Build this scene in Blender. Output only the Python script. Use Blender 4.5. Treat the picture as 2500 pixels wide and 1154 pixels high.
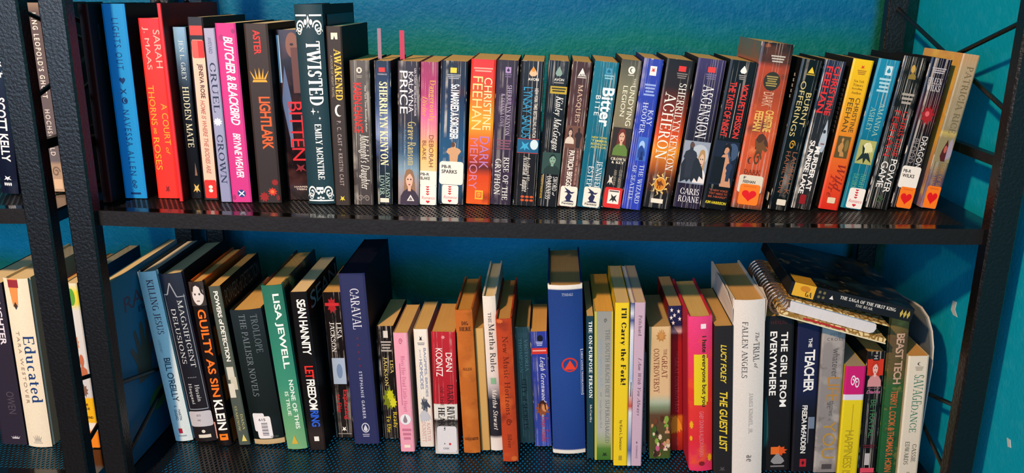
import bpy, bmesh, math, random
from mathutils import Vector, Matrix
random.seed(7)
for o in list(bpy.data.objects): bpy.data.objects.remove(o, do_unlink=True)
scene = bpy.context.scene
C = scene.collection

# ------------------------------------------------------------------ camera
cam_d = bpy.data.cameras.new('camera'); cam = bpy.data.objects.new('camera', cam_d); C.objects.link(cam)
F_PX, YAW, PITCH, ROLL = 2045.867, -0.0455306, 0.2827441, -0.0093996
fw = Vector((math.sin(YAW)*math.cos(PITCH), math.cos(YAW)*math.cos(PITCH), -math.sin(PITCH)))
rt = Vector((math.cos(YAW), -math.sin(YAW), 0)); dn = fw.cross(rt)
rr = rt*math.cos(ROLL)+dn*math.sin(ROLL); dd = -rt*math.sin(ROLL)+dn*math.cos(ROLL)
M = Matrix((rr, -dd, -fw)).transposed().to_4x4(); M.translation = Vector((0.51784, -0.896531, 0.244498))
cam.matrix_world = M
cam_d.sensor_fit = 'HORIZONTAL'; cam_d.sensor_width = 36.0; cam_d.lens = 36.0*F_PX/2500.0
cam_d.clip_start = 0.01
scene.camera = cam

# ------------------------------------------------------------------ world, lamps, exposure
w = bpy.data.worlds.new('room_air'); scene.world = w; w.use_nodes = True
bg = w.node_tree.nodes['Background']; bg.inputs[0].default_value = (0.55, 0.62, 0.8, 1); bg.inputs[1].default_value = 0.012
ld = bpy.data.lights.new('room_lamp', 'POINT'); ld.energy = 248; ld.shadow_soft_size = 0.04; ld.color = (1.0, 0.64, 0.33)
lo = bpy.data.objects.new('room_lamp', ld); lo.location = (-0.26, -1.40, 1.10); C.objects.link(lo)
wd = bpy.data.lights.new('window_daylight', 'AREA'); wd.energy = 60; wd.shape = 'RECTANGLE'; wd.size = 2.5; wd.size_y = 1.1; wd.color = (0.42, 0.68, 1.0)
wo = bpy.data.objects.new('window_daylight', wd); wo.location = (-0.3, -2.4, 0.52); C.objects.link(wo)
wo.rotation_euler = (Vector((0.2, 0.1, 0.0))-Vector(wo.location)).to_track_quat('-Z', 'Y').to_euler()
vs = scene.view_settings; vs.view_transform = 'Standard'; vs.look = 'None'; vs.exposure = 0.0; vs.gamma = 1.0; vs.use_curve_mapping = False

# ------------------------------------------------------------------ helpers
def lin(h):
    h = h.lstrip('#'); v = [int(h[i:i+2], 16)/255 for i in (0, 2, 4)]
    return tuple((c/12.92 if c <= .04045 else ((c+.055)/1.055)**2.4) for c in v)+(1,)
def nmat(name):
    m = bpy.data.materials.new(name); m.use_nodes = True
    return m, m.node_tree.nodes, m.node_tree.links, m.node_tree.nodes['Principled BSDF']
_pm = {}
def pm(col, rough=.42, metal=0.0, spec=.32):
    k = (col, rough, metal, spec)
    if k in _pm: return _pm[k]
    m, n, l, b = nmat('print_'+col.strip('#'))
    tc = n.new('ShaderNodeTexCoord'); nz = n.new('ShaderNodeTexNoise'); nz.inputs['Scale'].default_value = 900
    l.new(tc.outputs['Object'], nz.inputs['Vector'])
    mx = n.new('ShaderNodeMix'); mx.data_type = 'RGBA'; mx.blend_type = 'MULTIPLY'
    mx.inputs[0].default_value = .18; mx.inputs[6].default_value = lin(col); l.new(nz.outputs[0], mx.inputs[7])
    l.new(mx.outputs[2], b.inputs['Base Color'])
    b.inputs['Roughness'].default_value = rough; b.inputs['Metallic'].default_value = metal; b.inputs['Specular IOR Level'].default_value = spec
    _pm[k] = m; return m
_sm = {}
def smat(stops, crease=0, rough=.38, mott=None, axis=2, cloth=0):
    """printed spine: colour bands along the height, crease lines and worn edges, optional blotchy picture print"""
    k = (str(stops), crease, rough, str(mott), axis, cloth)
    if k in _sm: return _sm[k]
    m, n, l, b = nmat('spine_print')
    tc = n.new('ShaderNodeTexCoord'); sp = n.new('ShaderNodeSeparateXYZ'); l.new(tc.outputs['Generated'], sp.inputs[0])
    if isinstance(stops, str): stops = [(0, stops)]
    iv = n.new('ShaderNodeMath'); iv.operation = 'SUBTRACT'; iv.inputs[0].default_value = 1; l.new(sp.outputs[axis], iv.inputs[1])
    cr = n.new('ShaderNodeValToRGB'); l.new(iv.outputs[0], cr.inputs[0]); e = cr.color_ramp.elements
    e[0].position = stops[0][0]; e[0].color = lin(stops[0][1])
    if len(stops) == 1: e.remove(e[1])
    else:
        e[1].position = stops[-1][0]; e[1].color = lin(stops[-1][1])
        for p, c in stops[1:-1]:
            q = e.new(p); q.color = lin(c)
    out = cr.outputs[0]
    def mix(fac, a, col, blend='MIX'):
        x = n.new('ShaderNodeMix'); x.data_type = 'RGBA'; x.blend_type = blend
        if isinstance(fac, float): x.inputs[0].default_value = fac
        else: l.new(fac, x.inputs[0])
        l.new(a, x.inputs[6])
        if isinstance(col, str): x.inputs[7].default_value = lin(col)
        else: l.new(col, x.inputs[7])
        return x.outputs[2]
    def noise(scale, vec, det=2.0):
        z = n.new('ShaderNodeTexNoise'); z.inputs['Scale'].default_value = scale; z.inputs['Detail'].default_value = det; l.new(vec, z.inputs['Vector']); return z.outputs[0]
    def step(v, a, c):
        r = n.new('ShaderNodeMapRange'); r.inputs[1].default_value = a; r.inputs[2].default_value = c; l.new(v, r.inputs[0]); return r.outputs[0]
    oi = n.new('ShaderNodeObjectInfo')
    off = n.new('ShaderNodeVectorMath'); off.operation = 'ADD'; l.new(tc.outputs['Object'], off.inputs[0])
    sc = n.new('ShaderNodeVectorMath'); sc.operation = 'SCALE'; l.new(oi.outputs['Random'], sc.inputs['Scale']); sc.inputs[0].default_value = (3, 5, 7); l.new(sc.outputs[0], off.inputs[1])
    P = off.outputs[0]
    if mott:
        for i, (c, scale, a, bb) in enumerate(mott):
            o2 = n.new('ShaderNodeVectorMath'); o2.operation = 'ADD'; l.new(P, o2.inputs[0]); o2.inputs[1].default_value = (i*1.3, i*.7, i*2.1)
            out = mix(step(noise(scale, o2.outputs[0], 3.0), a, bb), out, c)
    if crease:
        mp = n.new('ShaderNodeVectorMath'); mp.operation = 'MULTIPLY'; l.new(P, mp.inputs[0]); mp.inputs[1].default_value = (170+130*crease, 30, 2.2)
        c0 = n.new('ShaderNodeMath'); c0.operation = 'SUBTRACT'; l.new(noise(1.0, mp.outputs[0], 0.0), c0.inputs[0]); c0.inputs[1].default_value = .5
        c1 = n.new('ShaderNodeMath'); c1.operation = 'ABSOLUTE'; l.new(c0.outputs[0], c1.inputs[0])
        st = step(c1.outputs[0], .045, .012)
        fd = n.new('ShaderNodeMath'); fd.operation = 'MULTIPLY'; l.new(st, fd.inputs[0]); l.new(step(noise(55, P, 2.0), .36, .58), fd.inputs[1])
        f2 = n.new('ShaderNodeMath'); f2.operation = 'MULTIPLY'; l.new(fd.outputs[0], f2.inputs[0]); f2.inputs[1].default_value = min(.95, .22+.36*crease)
        out = mix(f2.outputs[0], out, '#c9c2ba')
        # worn paper showing at the side edges
        ax = n.new('ShaderNodeMath'); ax.operation = 'SUBTRACT'; l.new(sp.outputs[0], ax.inputs[0]); ax.inputs[1].default_value = .5
        ab = n.new('ShaderNodeMath'); ab.operation = 'ABSOLUTE'; l.new(ax.outputs[0], ab.inputs[0])
        nn = n.new('ShaderNodeMath'); nn.operation = 'MULTIPLY_ADD'; l.new(noise(60, P, 3.0), nn.inputs[0]); nn.inputs[1].default_value = .22; l.new(ab.outputs[0], nn.inputs[2])
        az = n.new('ShaderNodeMath'); az.operation = 'SUBTRACT'; l.new(sp.outputs[2], az.inputs[0]); az.inputs[1].default_value = .5
        bz = n.new('ShaderNodeMath'); bz.operation = 'ABSOLUTE'; l.new(az.outputs[0], bz.inputs[0])
        nz2 = n.new('ShaderNodeMath'); nz2.operation = 'MULTIPLY_ADD'; l.new(noise(160, P, 3.0), nz2.inputs[0]); nz2.inputs[1].default_value = .025; l.new(bz.outputs[0], nz2.inputs[2])
        out = mix(step(nn.outputs[0], .628, .636), out, '#d8d2c8')
        out = mix(step(nz2.outputs[0], .5145, .516), out, '#d8d2c8')
    out = mix(.22, out, noise(700, tc.outputs['Object'], 1.0), 'MULTIPLY')
    if cloth:
        out = mix(step(noise(60, P, 5.0), .42, .62), out, '#5a2208') if cloth == 2 else out
        bp = n.new('ShaderNodeBump'); bp.inputs['Strength'].default_value = .25; bp.inputs['Distance'].default_value = .0004
        l.new(noise(1600, tc.outputs['Object'], 1.0), bp.inputs['Height']); l.new(bp.outputs[0], b.inputs['Normal'])
    l.new(out, b.inputs['Base Color']); b.inputs['Roughness'].default_value = rough; b.inputs['Specular IOR Level'].default_value = .3
    _sm[k] = m; return m
_pg = {}
def pgm(col):
    if col in _pg: return _pg[col]
    m, n, l, b = nmat('page_edges')
    tc = n.new('ShaderNodeTexCoord'); mp = n.new('ShaderNodeVectorMath'); mp.operation = 'MULTIPLY'; mp.inputs[1].default_value = (1800, 12, 60)
    l.new(tc.outputs['Object'], mp.inputs[0]); nz = n.new('ShaderNodeTexNoise'); nz.inputs['Scale'].default_value = 1; l.new(mp.outputs[0], nz.inputs['Vector'])
    n2 = n.new('ShaderNodeTexNoise'); n2.inputs['Scale'].default_value = 45; l.new(tc.outputs['Object'], n2.inputs['Vector'])
    mx = n.new('ShaderNodeMix'); mx.data_type = 'RGBA'; mx.blend_type = 'MULTIPLY'; mx.inputs[0].default_value = .3; mx.inputs[6].default_value = lin(col); l.new(nz.outputs[0], mx.inputs[7])
    m2 = n.new('ShaderNodeMix'); m2.data_type = 'RGBA'; m2.blend_type = 'MULTIPLY'; m2.inputs[0].default_value = .12; l.new(mx.outputs[2], m2.inputs[6]); l.new(n2.outputs[0], m2.inputs[7])
    l.new(m2.outputs[2], b.inputs['Base Color']); b.inputs['Roughness'].default_value = .85; b.inputs['Specular IOR Level'].default_value = .2
    _pg[col] = m; return m

def mesh_obj(name, verts, faces, mat, parent=None, smooth=False):
    me = bpy.data.meshes.new(name); me.from_pydata([tuple(v) for v in verts], [], faces); me.validate()
    if mat: me.materials.append(mat)
    if smooth:
        for p in me.polygons: p.use_smooth = True
    o = bpy.data.objects.new(name, me); C.objects.link(o)
    if parent: o.parent = parent
    return o
class MB:
    def __init__(s): s.v = []; s.f = []
    def add(s, vs, fs):
        k = len(s.v); s.v += [tuple(v) for v in vs]; s.f += [tuple(i+k for i in f) for f in fs]; return s
    def box(s, x0, x1, y0, y1, z0, z1):
        return s.add([(x, y, z) for z in (z0, z1) for y in (y0, y1) for x in (x0, x1)],
                     [(0, 2, 3, 1), (4, 5, 7, 6), (0, 1, 5, 4), (2, 6, 7, 3), (0, 4, 6, 2), (1, 3, 7, 5)])
    def cbox(s, x0, x1, y0, y1, z0, z1, c):
        """box with its four upright edges chamfered"""
        pr = [(x0+c, y0), (x1-c, y0), (x1, y0+c), (x1, y1-c), (x1-c, y1), (x0+c, y1), (x0, y1-c), (x0, y0+c)]
        return s.prism(pr, z0, z1)
    def prism(s, pr, z0, z1):
        n = len(pr)
        return s.add([(x, y, z0) for x, y in pr]+[(x, y, z1) for x, y in pr],
                     [tuple(range(n))[::-1], tuple(range(n, 2*n))]+[(i, (i+1) % n, n+(i+1) % n, n+i) for i in range(n)])
    def tube(s, a, b, r, n=10):
        a, b = Vector(a), Vector(b); d = (b-a).normalized(); u = d.orthogonal().normalized(); w = d.cross(u)
        ring = [u*math.cos(2*math.pi*i/n)*r+w*math.sin(2*math.pi*i/n)*r for i in range(n)]
        return s.add([a+q for q in ring]+[b+q for q in ring], [tuple(range(n))[::-1], tuple(range(n, 2*n))]+[(i, (i+1) % n, n+(i+1) % n, n+i) for i in range(n)])
    def obj(s, name, mat, parent=None, smooth=False): return mesh_obj(name, s.v, s.f, mat, parent, smooth)
def empty(name, loc, rot=(0, 0, 0)):
    o = bpy.data.objects.new(name, None); o.location = loc; o.rotation_euler = rot; o.empty_display_size = .02; C.objects.link(o); return o
def tag(o, label, cat, group=None):
    o['label'] = label; o['category'] = cat
    if group: o['group'] = group
    return o

# ------------------------------------------------------------------ materials of the setting
def wall_material(plain=False):
    m, n, l, b = nmat('teal_wall_paint')
    tc = n.new('ShaderNodeTexCoord'); sp = n.new('ShaderNodeSeparateXYZ'); l.new(tc.outputs['Object'], sp.inputs[0])
    def noise(scale, det=3., vec=None, sx=(1, 1, 1)):
        mp = n.new('ShaderNodeVectorMath'); mp.operation = 'MULTIPLY'; mp.inputs[1].default_value = sx; l.new(vec or tc.outputs['Object'], mp.inputs[0])
        z = n.new('ShaderNodeTexNoise'); z.inputs['Scale'].default_value = scale; z.inputs['Detail'].default_value = det; l.new(mp.outputs[0], z.inputs['Vector']); return z.outputs[0]
    # paint sponged on in loose, roughly level bands of green, teal and blue; lower ones lightened to stand in for light
    h = n.new('ShaderNodeMath'); h.operation = 'MULTIPLY_ADD'; l.new(noise(2.2, 4., None, (1, 1, 1.6)), h.inputs[0]); h.inputs[1].default_value = .16; l.new(sp.outputs[2], h.inputs[2])
    r = n.new('ShaderNodeMapRange'); r.inputs[1].default_value = -.9; r.inputs[2].default_value = .7; l.new(h.outputs[0], r.inputs[0])
    cr = n.new('ShaderNodeValToRGB'); l.new(r.outputs[0], cr.inputs[0]); e = cr.color_ramp.elements
    def pos(z): return (z+.08+.9)/1.6
    st = [(-.8, '#0b8fa8'), (-.45, '#0a8cab'), (-.27, '#0982a6'), (-.235, '#156a4c'), (-.205, '#0f6e66'), (-.175, '#087ba4'), (-.10, '#0a84a4'), (.04, '#02678a'), (.135, '#035f74'), (.165, '#066a66'), (.19, '#03647c'), (.215, '#025a86'), (.245, '#03648c'), (.275, '#067088'), (.5, '#04668a')]
    e[0].position = pos(st[0][0]); e[0].color = lin(st[0][1]); e[1].position = pos(st[-1][0]); e[1].color = lin(st[-1][1])
    for z, c in st[1:-1]:
        q = e.new(pos(z)); q.color = lin(c)
    # a green edge was left at the right-hand corner; the side wall is plain teal
    rx = n.new('ShaderNodeMapRange'); rx.inputs[1].default_value = -9 if plain else .988; rx.inputs[2].default_value = -8 if plain else 1.0; l.new(sp.outputs[0], rx.inputs[0])
    mx = n.new('ShaderNodeMix'); mx.data_type = 'RGBA'; l.new(rx.outputs[0], mx.inputs[0]); l.new(cr.outputs[0], mx.inputs[6]); mx.inputs[7].default_value = lin('#0594b4' if plain else '#074a3a')
    r2 = n.new('ShaderNodeMapRange'); r2.inputs[1].default_value = .5; r2.inputs[2].default_value = .72; l.new(noise(70, 4.), r2.inputs[0])
    m2 = n.new('ShaderNodeMix'); m2.data_type = 'RGBA'; m2.blend_type = 'SCREEN'; sc = n.new('ShaderNodeMath'); sc.operation = 'MULTIPLY'; sc.inputs[1].default_value = .09; l.new(r2.outputs[0], sc.inputs[0]); l.new(sc.outputs[0], m2.inputs[0])
    l.new(mx.outputs[2], m2.inputs[6]); m2.inputs[7].default_value = lin('#4d8fa8'); l.new(m2.outputs[2], b.inputs['Base Color'])
    vo = n.new('ShaderNodeTexVoronoi'); vo.inputs['Scale'].default_value = 190; vo.feature = 'SMOOTH_F1'
    wv = n.new('ShaderNodeVectorMath'); wv.operation = 'MULTIPLY_ADD'; n3 = n.new('ShaderNodeTexNoise'); n3.inputs['Scale'].default_value = 110; l.new(tc.outputs['Object'], n3.inputs['Vector'])
    l.new(n3.outputs['Color'], wv.inputs[0]); wv.inputs[1].default_value = (.011, .011, .011); l.new(tc.outputs['Object'], wv.inputs[2]); l.new(wv.outputs[0], vo.inputs['Vector'])
    ad = n.new('ShaderNodeMath'); ad.operation = 'MULTIPLY_ADD'; l.new(noise(300, 5.), ad.inputs[0]); ad.inputs[1].default_value = .8; l.new(vo.outputs['Distance'], ad.inputs[2])
    bp = n.new('ShaderNodeBump'); bp.inputs['Strength'].default_value = .25 if plain else .8; bp.inputs['Distance'].default_value = .0013; l.new(ad.outputs[0], bp.inputs['Height']); l.new(bp.outputs[0], b.inputs['Normal'])
    b.inputs['Roughness'].default_value = .55; b.inputs['Specular IOR Level'].default_value = .12
    return m
def hammered(name, col, rough, strength, scale=260, spec=.6):
    m, n, l, b = nmat(name)
    tc = n.new('ShaderNodeTexCoord'); nz = n.new('ShaderNodeTexNoise'); nz.inputs['Scale'].default_value = scale; nz.inputs['Detail'].default_value = 3; l.new(tc.outputs['Object'], nz.inputs['Vector'])
    bp = n.new('ShaderNodeBump'); bp.inputs['Strength'].default_value = strength; bp.inputs['Distance'].default_value = .0012; l.new(nz.outputs[0], bp.inputs['Height']); l.new(bp.outputs[0], b.inputs['Normal'])
    r = n.new('ShaderNodeMapRange'); r.inputs[3].default_value = rough*.8; r.inputs[4].default_value = rough*1.25; l.new(nz.outputs[0], r.inputs[0]); l.new(r.outputs[0], b.inputs['Roughness'])
    b.inputs['Base Color'].default_value = lin(col); b.inputs['Specular IOR Level'].default_value = spec
    return m
MET = hammered('black_hammered_paint', '#060506', .36, .5, 300, .55)
GLOSS = hammered('black_gloss_paint', '#0a0909', .11, .05, 120)
DECK = hammered('black_mesh_paint', '#0d0c0d', .36, .1)
RAIL = hammered('black_rail_paint', '#140f0d', .45, .2, 300, .3)
WALL = wall_material()

# ------------------------------------------------------------------ setting
W, PW, DEP, XG = .99457, .02967, .36565, .05101      # clear width of the bay, post width, depth to the rear posts, gap to the next unit
Z2 = -.352; SAG = .00444
XS = 1.055
wl = MB().box(-2.6, XS, .412, .50, -1.0, 1.9).obj('wall_back', WALL); wl['kind'] = 'structure'
wr = MB().box(XS, XS+.09, -2.6, .50, -1.0, 1.9).obj('wall_right', wall_material(True)); wr['kind'] = 'structure'
fl = MB().box(-2.6, XS, -2.6, .412, -1.06, -1.0).obj('floor', hammered('dark_floor', '#4a3c30', .5, .2)); fl['kind'] = 'structure'
def chip(y, z, pts):
    k = len(pts); mesh_obj('paint_chip', [(XS-.0006, y-py, z+pz) for py, pz in pts]+[(XS+.0005, y-py, z+pz) for py, pz in pts], [tuple(range(k))]+[(i, (i+1) % k, k+(i+1) % k, k+i) for i in range(k)], pm('#b9c4c8'), wr)
chip(.167, -.149, [(-.006, .008), (.004, .009), (.003, -.002), (.012, -.009), (.001, -.010), (-.007, -.006)])
chip(-.005, -.250, [(-.005, .004), (.002, .005), (.006, -.003), (.000, -.005)])

def shelving_unit(x0, label, rods):
    """x0 is the inner face of the left posts"""
    root = tag(empty('shelving_unit', (x0, 0, -1.0)), label, 'shelf', 'black metal shelving units')
    def P(mb, name, mat=MET, kind=None, par=root):
        o = mb.obj(name, mat, par)
        o.location.z = 1.0
        if kind: o['kind'] = kind
        return o
    PD = .020
    for xa in (-PW, W):
        for ya in (0, DEP):
            P(MB().cbox(xa, xa+PW, ya, ya+PD, -1.0, .62, .0022), 'post')
    N = 24
    def sg(x, s): return -s*4*(x/W)*(1-x/W)
    def strip(y0, y1, zt, zb, s, xa=0.0, xb=W):
        mb = MB()
        for i in range(N+1):
            x = xa+(xb-xa)*i/N; d = sg(x, s)
            mb.v += [(x, y0, zt+d), (x, y1, zt+d), (x, y1, zb+d), (x, y0, zb+d)]
        for i in range(N):
            a = 4*i; c = a+4
            mb.f += [(a, c, c+1, a+1), (a+1, c+1, c+2, a+2), (a+2, c+2, c+3, a+3), (a+3, c+3, c, a)]
        mb.f += [(0, 1, 2, 3), (4*N+3, 4*N+2, 4*N+1, 4*N)]
        return mb
    for zs, s in ((0, SAG), (Z2, .003), (2*Z2, .002)):
        P(strip(.0115, .0135, zs+.0004, zs-.0172, s), 'front_rail', RAIL)
        P(strip(DEP+.003, DEP+.005, zs+.0004, zs-.0172, s), 'rear_rail', RAIL)
        P(strip(.0136, .031, zs, zs-.0012, s), 'front_border', GLOSS)
        P(strip(DEP-.018, DEP+.0029, zs, zs-.0012, s), 'rear_border', GLOSS)
        for xa in (-.026, W-.012):
            P(MB().box(xa, xa+.038, .0205, DEP-.0005, zs-.0172, zs-.0014), 'side_rail', GLOSS)
        # expanded-metal deck: crossing diagonal strands
        mb = MB(); ya, yb = .0305, DEP-.0175; tn = math.tan(math.radians(28)); hw = .00115; run = (yb-ya)*tn; pit = .0062
        for dr in (1, -1):
            k = -int(run/pit)-1
            while k*pit < W+run:
                xs = k*pit
                def seg(t): return xs+dr*run*t if dr > 0 else xs-run*t
                # clip to the bay
                ts = [0.0, 1.0]
                xa_, xb_ = seg(0), seg(1)
                lo_, hi_ = .012, W-.012
                def cl(v):
                    return (v-xa_)/(xb_-xa_)
                t0, t1 = sorted((cl(lo_), cl(hi_))); t0 = max(t0, 0); t1 = min(t1, 1)
                if t1-t0 > .01:
                    nn = max(1, int(3*(t1-t0)+.5))
                    for j in range(nn):
                        a, c = t0+(t1-t0)*j/nn, t0+(t1-t0)*(j+1)/nn
                        pa = (seg(a), ya+(yb-ya)*a); pc = (seg(c), ya+(yb-ya)*c)
                        za, zc = zs+sg(pa[0], s)-.0002*(dr > 0), zs+sg(pc[0], s)-.0002*(dr > 0)
                        mb.add([(pa[0]-hw, pa[1], za), (pa[0]+hw, pa[1], za), (pc[0]+hw, pc[1], zc), (pc[0]-hw, pc[1], zc),
                                (pa[0]-hw, pa[1], za-.0012), (pa[0]+hw, pa[1], za-.0012), (pc[0]+hw, pc[1], zc-.0012), (pc[0]-hw, pc[1], zc-.0012)],
                               [(0, 1, 2, 3), (7, 6, 5, 4), (0, 3, 7, 4), (1, 5, 6, 2)])
                k += 1
        P(mb, 'mesh_deck', DECK, 'stuff')
    for side, xu, xl in rods:
        if xu is None: continue
        for zf, zb, x in ((.225, .115, xu), (.122, .228, xu), (-.2205, -.318, xl), (-.319, -.196, xl)):
            P(MB().tube((x, .018, zf), (x, DEP+.002, zb), .0028), 'brace_rod')
        P(MB().box(xu-.005, xu+.005, .019, DEP+.001, .067, .078), 'side_bar')
    return root
shelving_unit(0.0, 'black hammered-metal shelving unit holding the two full rows of books', (('left', -.0235, -.0065), ('right', W+.014, W+.0145)))
shelving_unit(-XG-PW-W, 'second black shelving unit, only its right end showing at the left edge', (('right', W+.014, W+.014),))
# ------------------------------------------------------------------ lettering
# a small drawn serif alphabet: v=stem, h=hairline, d=diagonal(thick), t=diagonal(thin), r=ring arc, s=serif foot
def _poly_line(x0, y0, x1, y1, w):
    dx, dy = x1-x0, y1-y0; L = math.hypot(dx, dy) or 1; nx, ny = -dy/L*w/2, dx/L*w/2
    return [(x0+nx, y0+ny), (x1+nx, y1+ny), (x1-nx, y1-ny), (x0-nx, y0-ny)]
TK, TN = .135, .05
def _glyph(spec):
    out = []
    for tok in spec.split():
        k = tok[0]; a = [float(q) for q in tok[1:].split(',')]
        if k == 'v':
            x, y0, y1 = a[:3]; out.append([(x-TK/2, y0), (x+TK/2, y0), (x+TK/2, y1), (x-TK/2, y1)])
        elif k == 'h':
            x0, x1, y = a; out.append([(x0, y-TN/2), (x1, y-TN/2), (x1, y+TN/2), (x0, y+TN/2)])
        elif k == 'd': out.append(_poly_line(*a, TK))
        elif k == 't': out.append(_poly_line(*a, TN))
        elif k == 's':
            x, y = a[:2]; w = a[2] if len(a) > 2 else .15
            out.append([(x-w, y-TN/2), (x+w, y-TN/2), (x+w, y+TN/2), (x-w, y+TN/2)])
        elif k == 'r':
            cx, cy, rx, ry, a0, a1 = a; n = 14
            o = []; i = []
            for j in range(n+1):
                th = math.radians(a0+(a1-a0)*j/n); c, s_ = math.cos(th), math.sin(th)
                o.append((cx+rx*c, cy+ry*s_)); i.append((cx+(rx-TK)*c, cy+(ry-TN)*s_))
            for j in range(n): out.append([o[j], o[j+1], i[j+1], i[j]])
        elif k == 'o':
            cx, cy, r0 = a; out.append([(cx+r0*math.cos(j*math.pi/4), cy+r0*math.sin(j*math.pi/4)) for j in range(8)])
    return out
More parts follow.
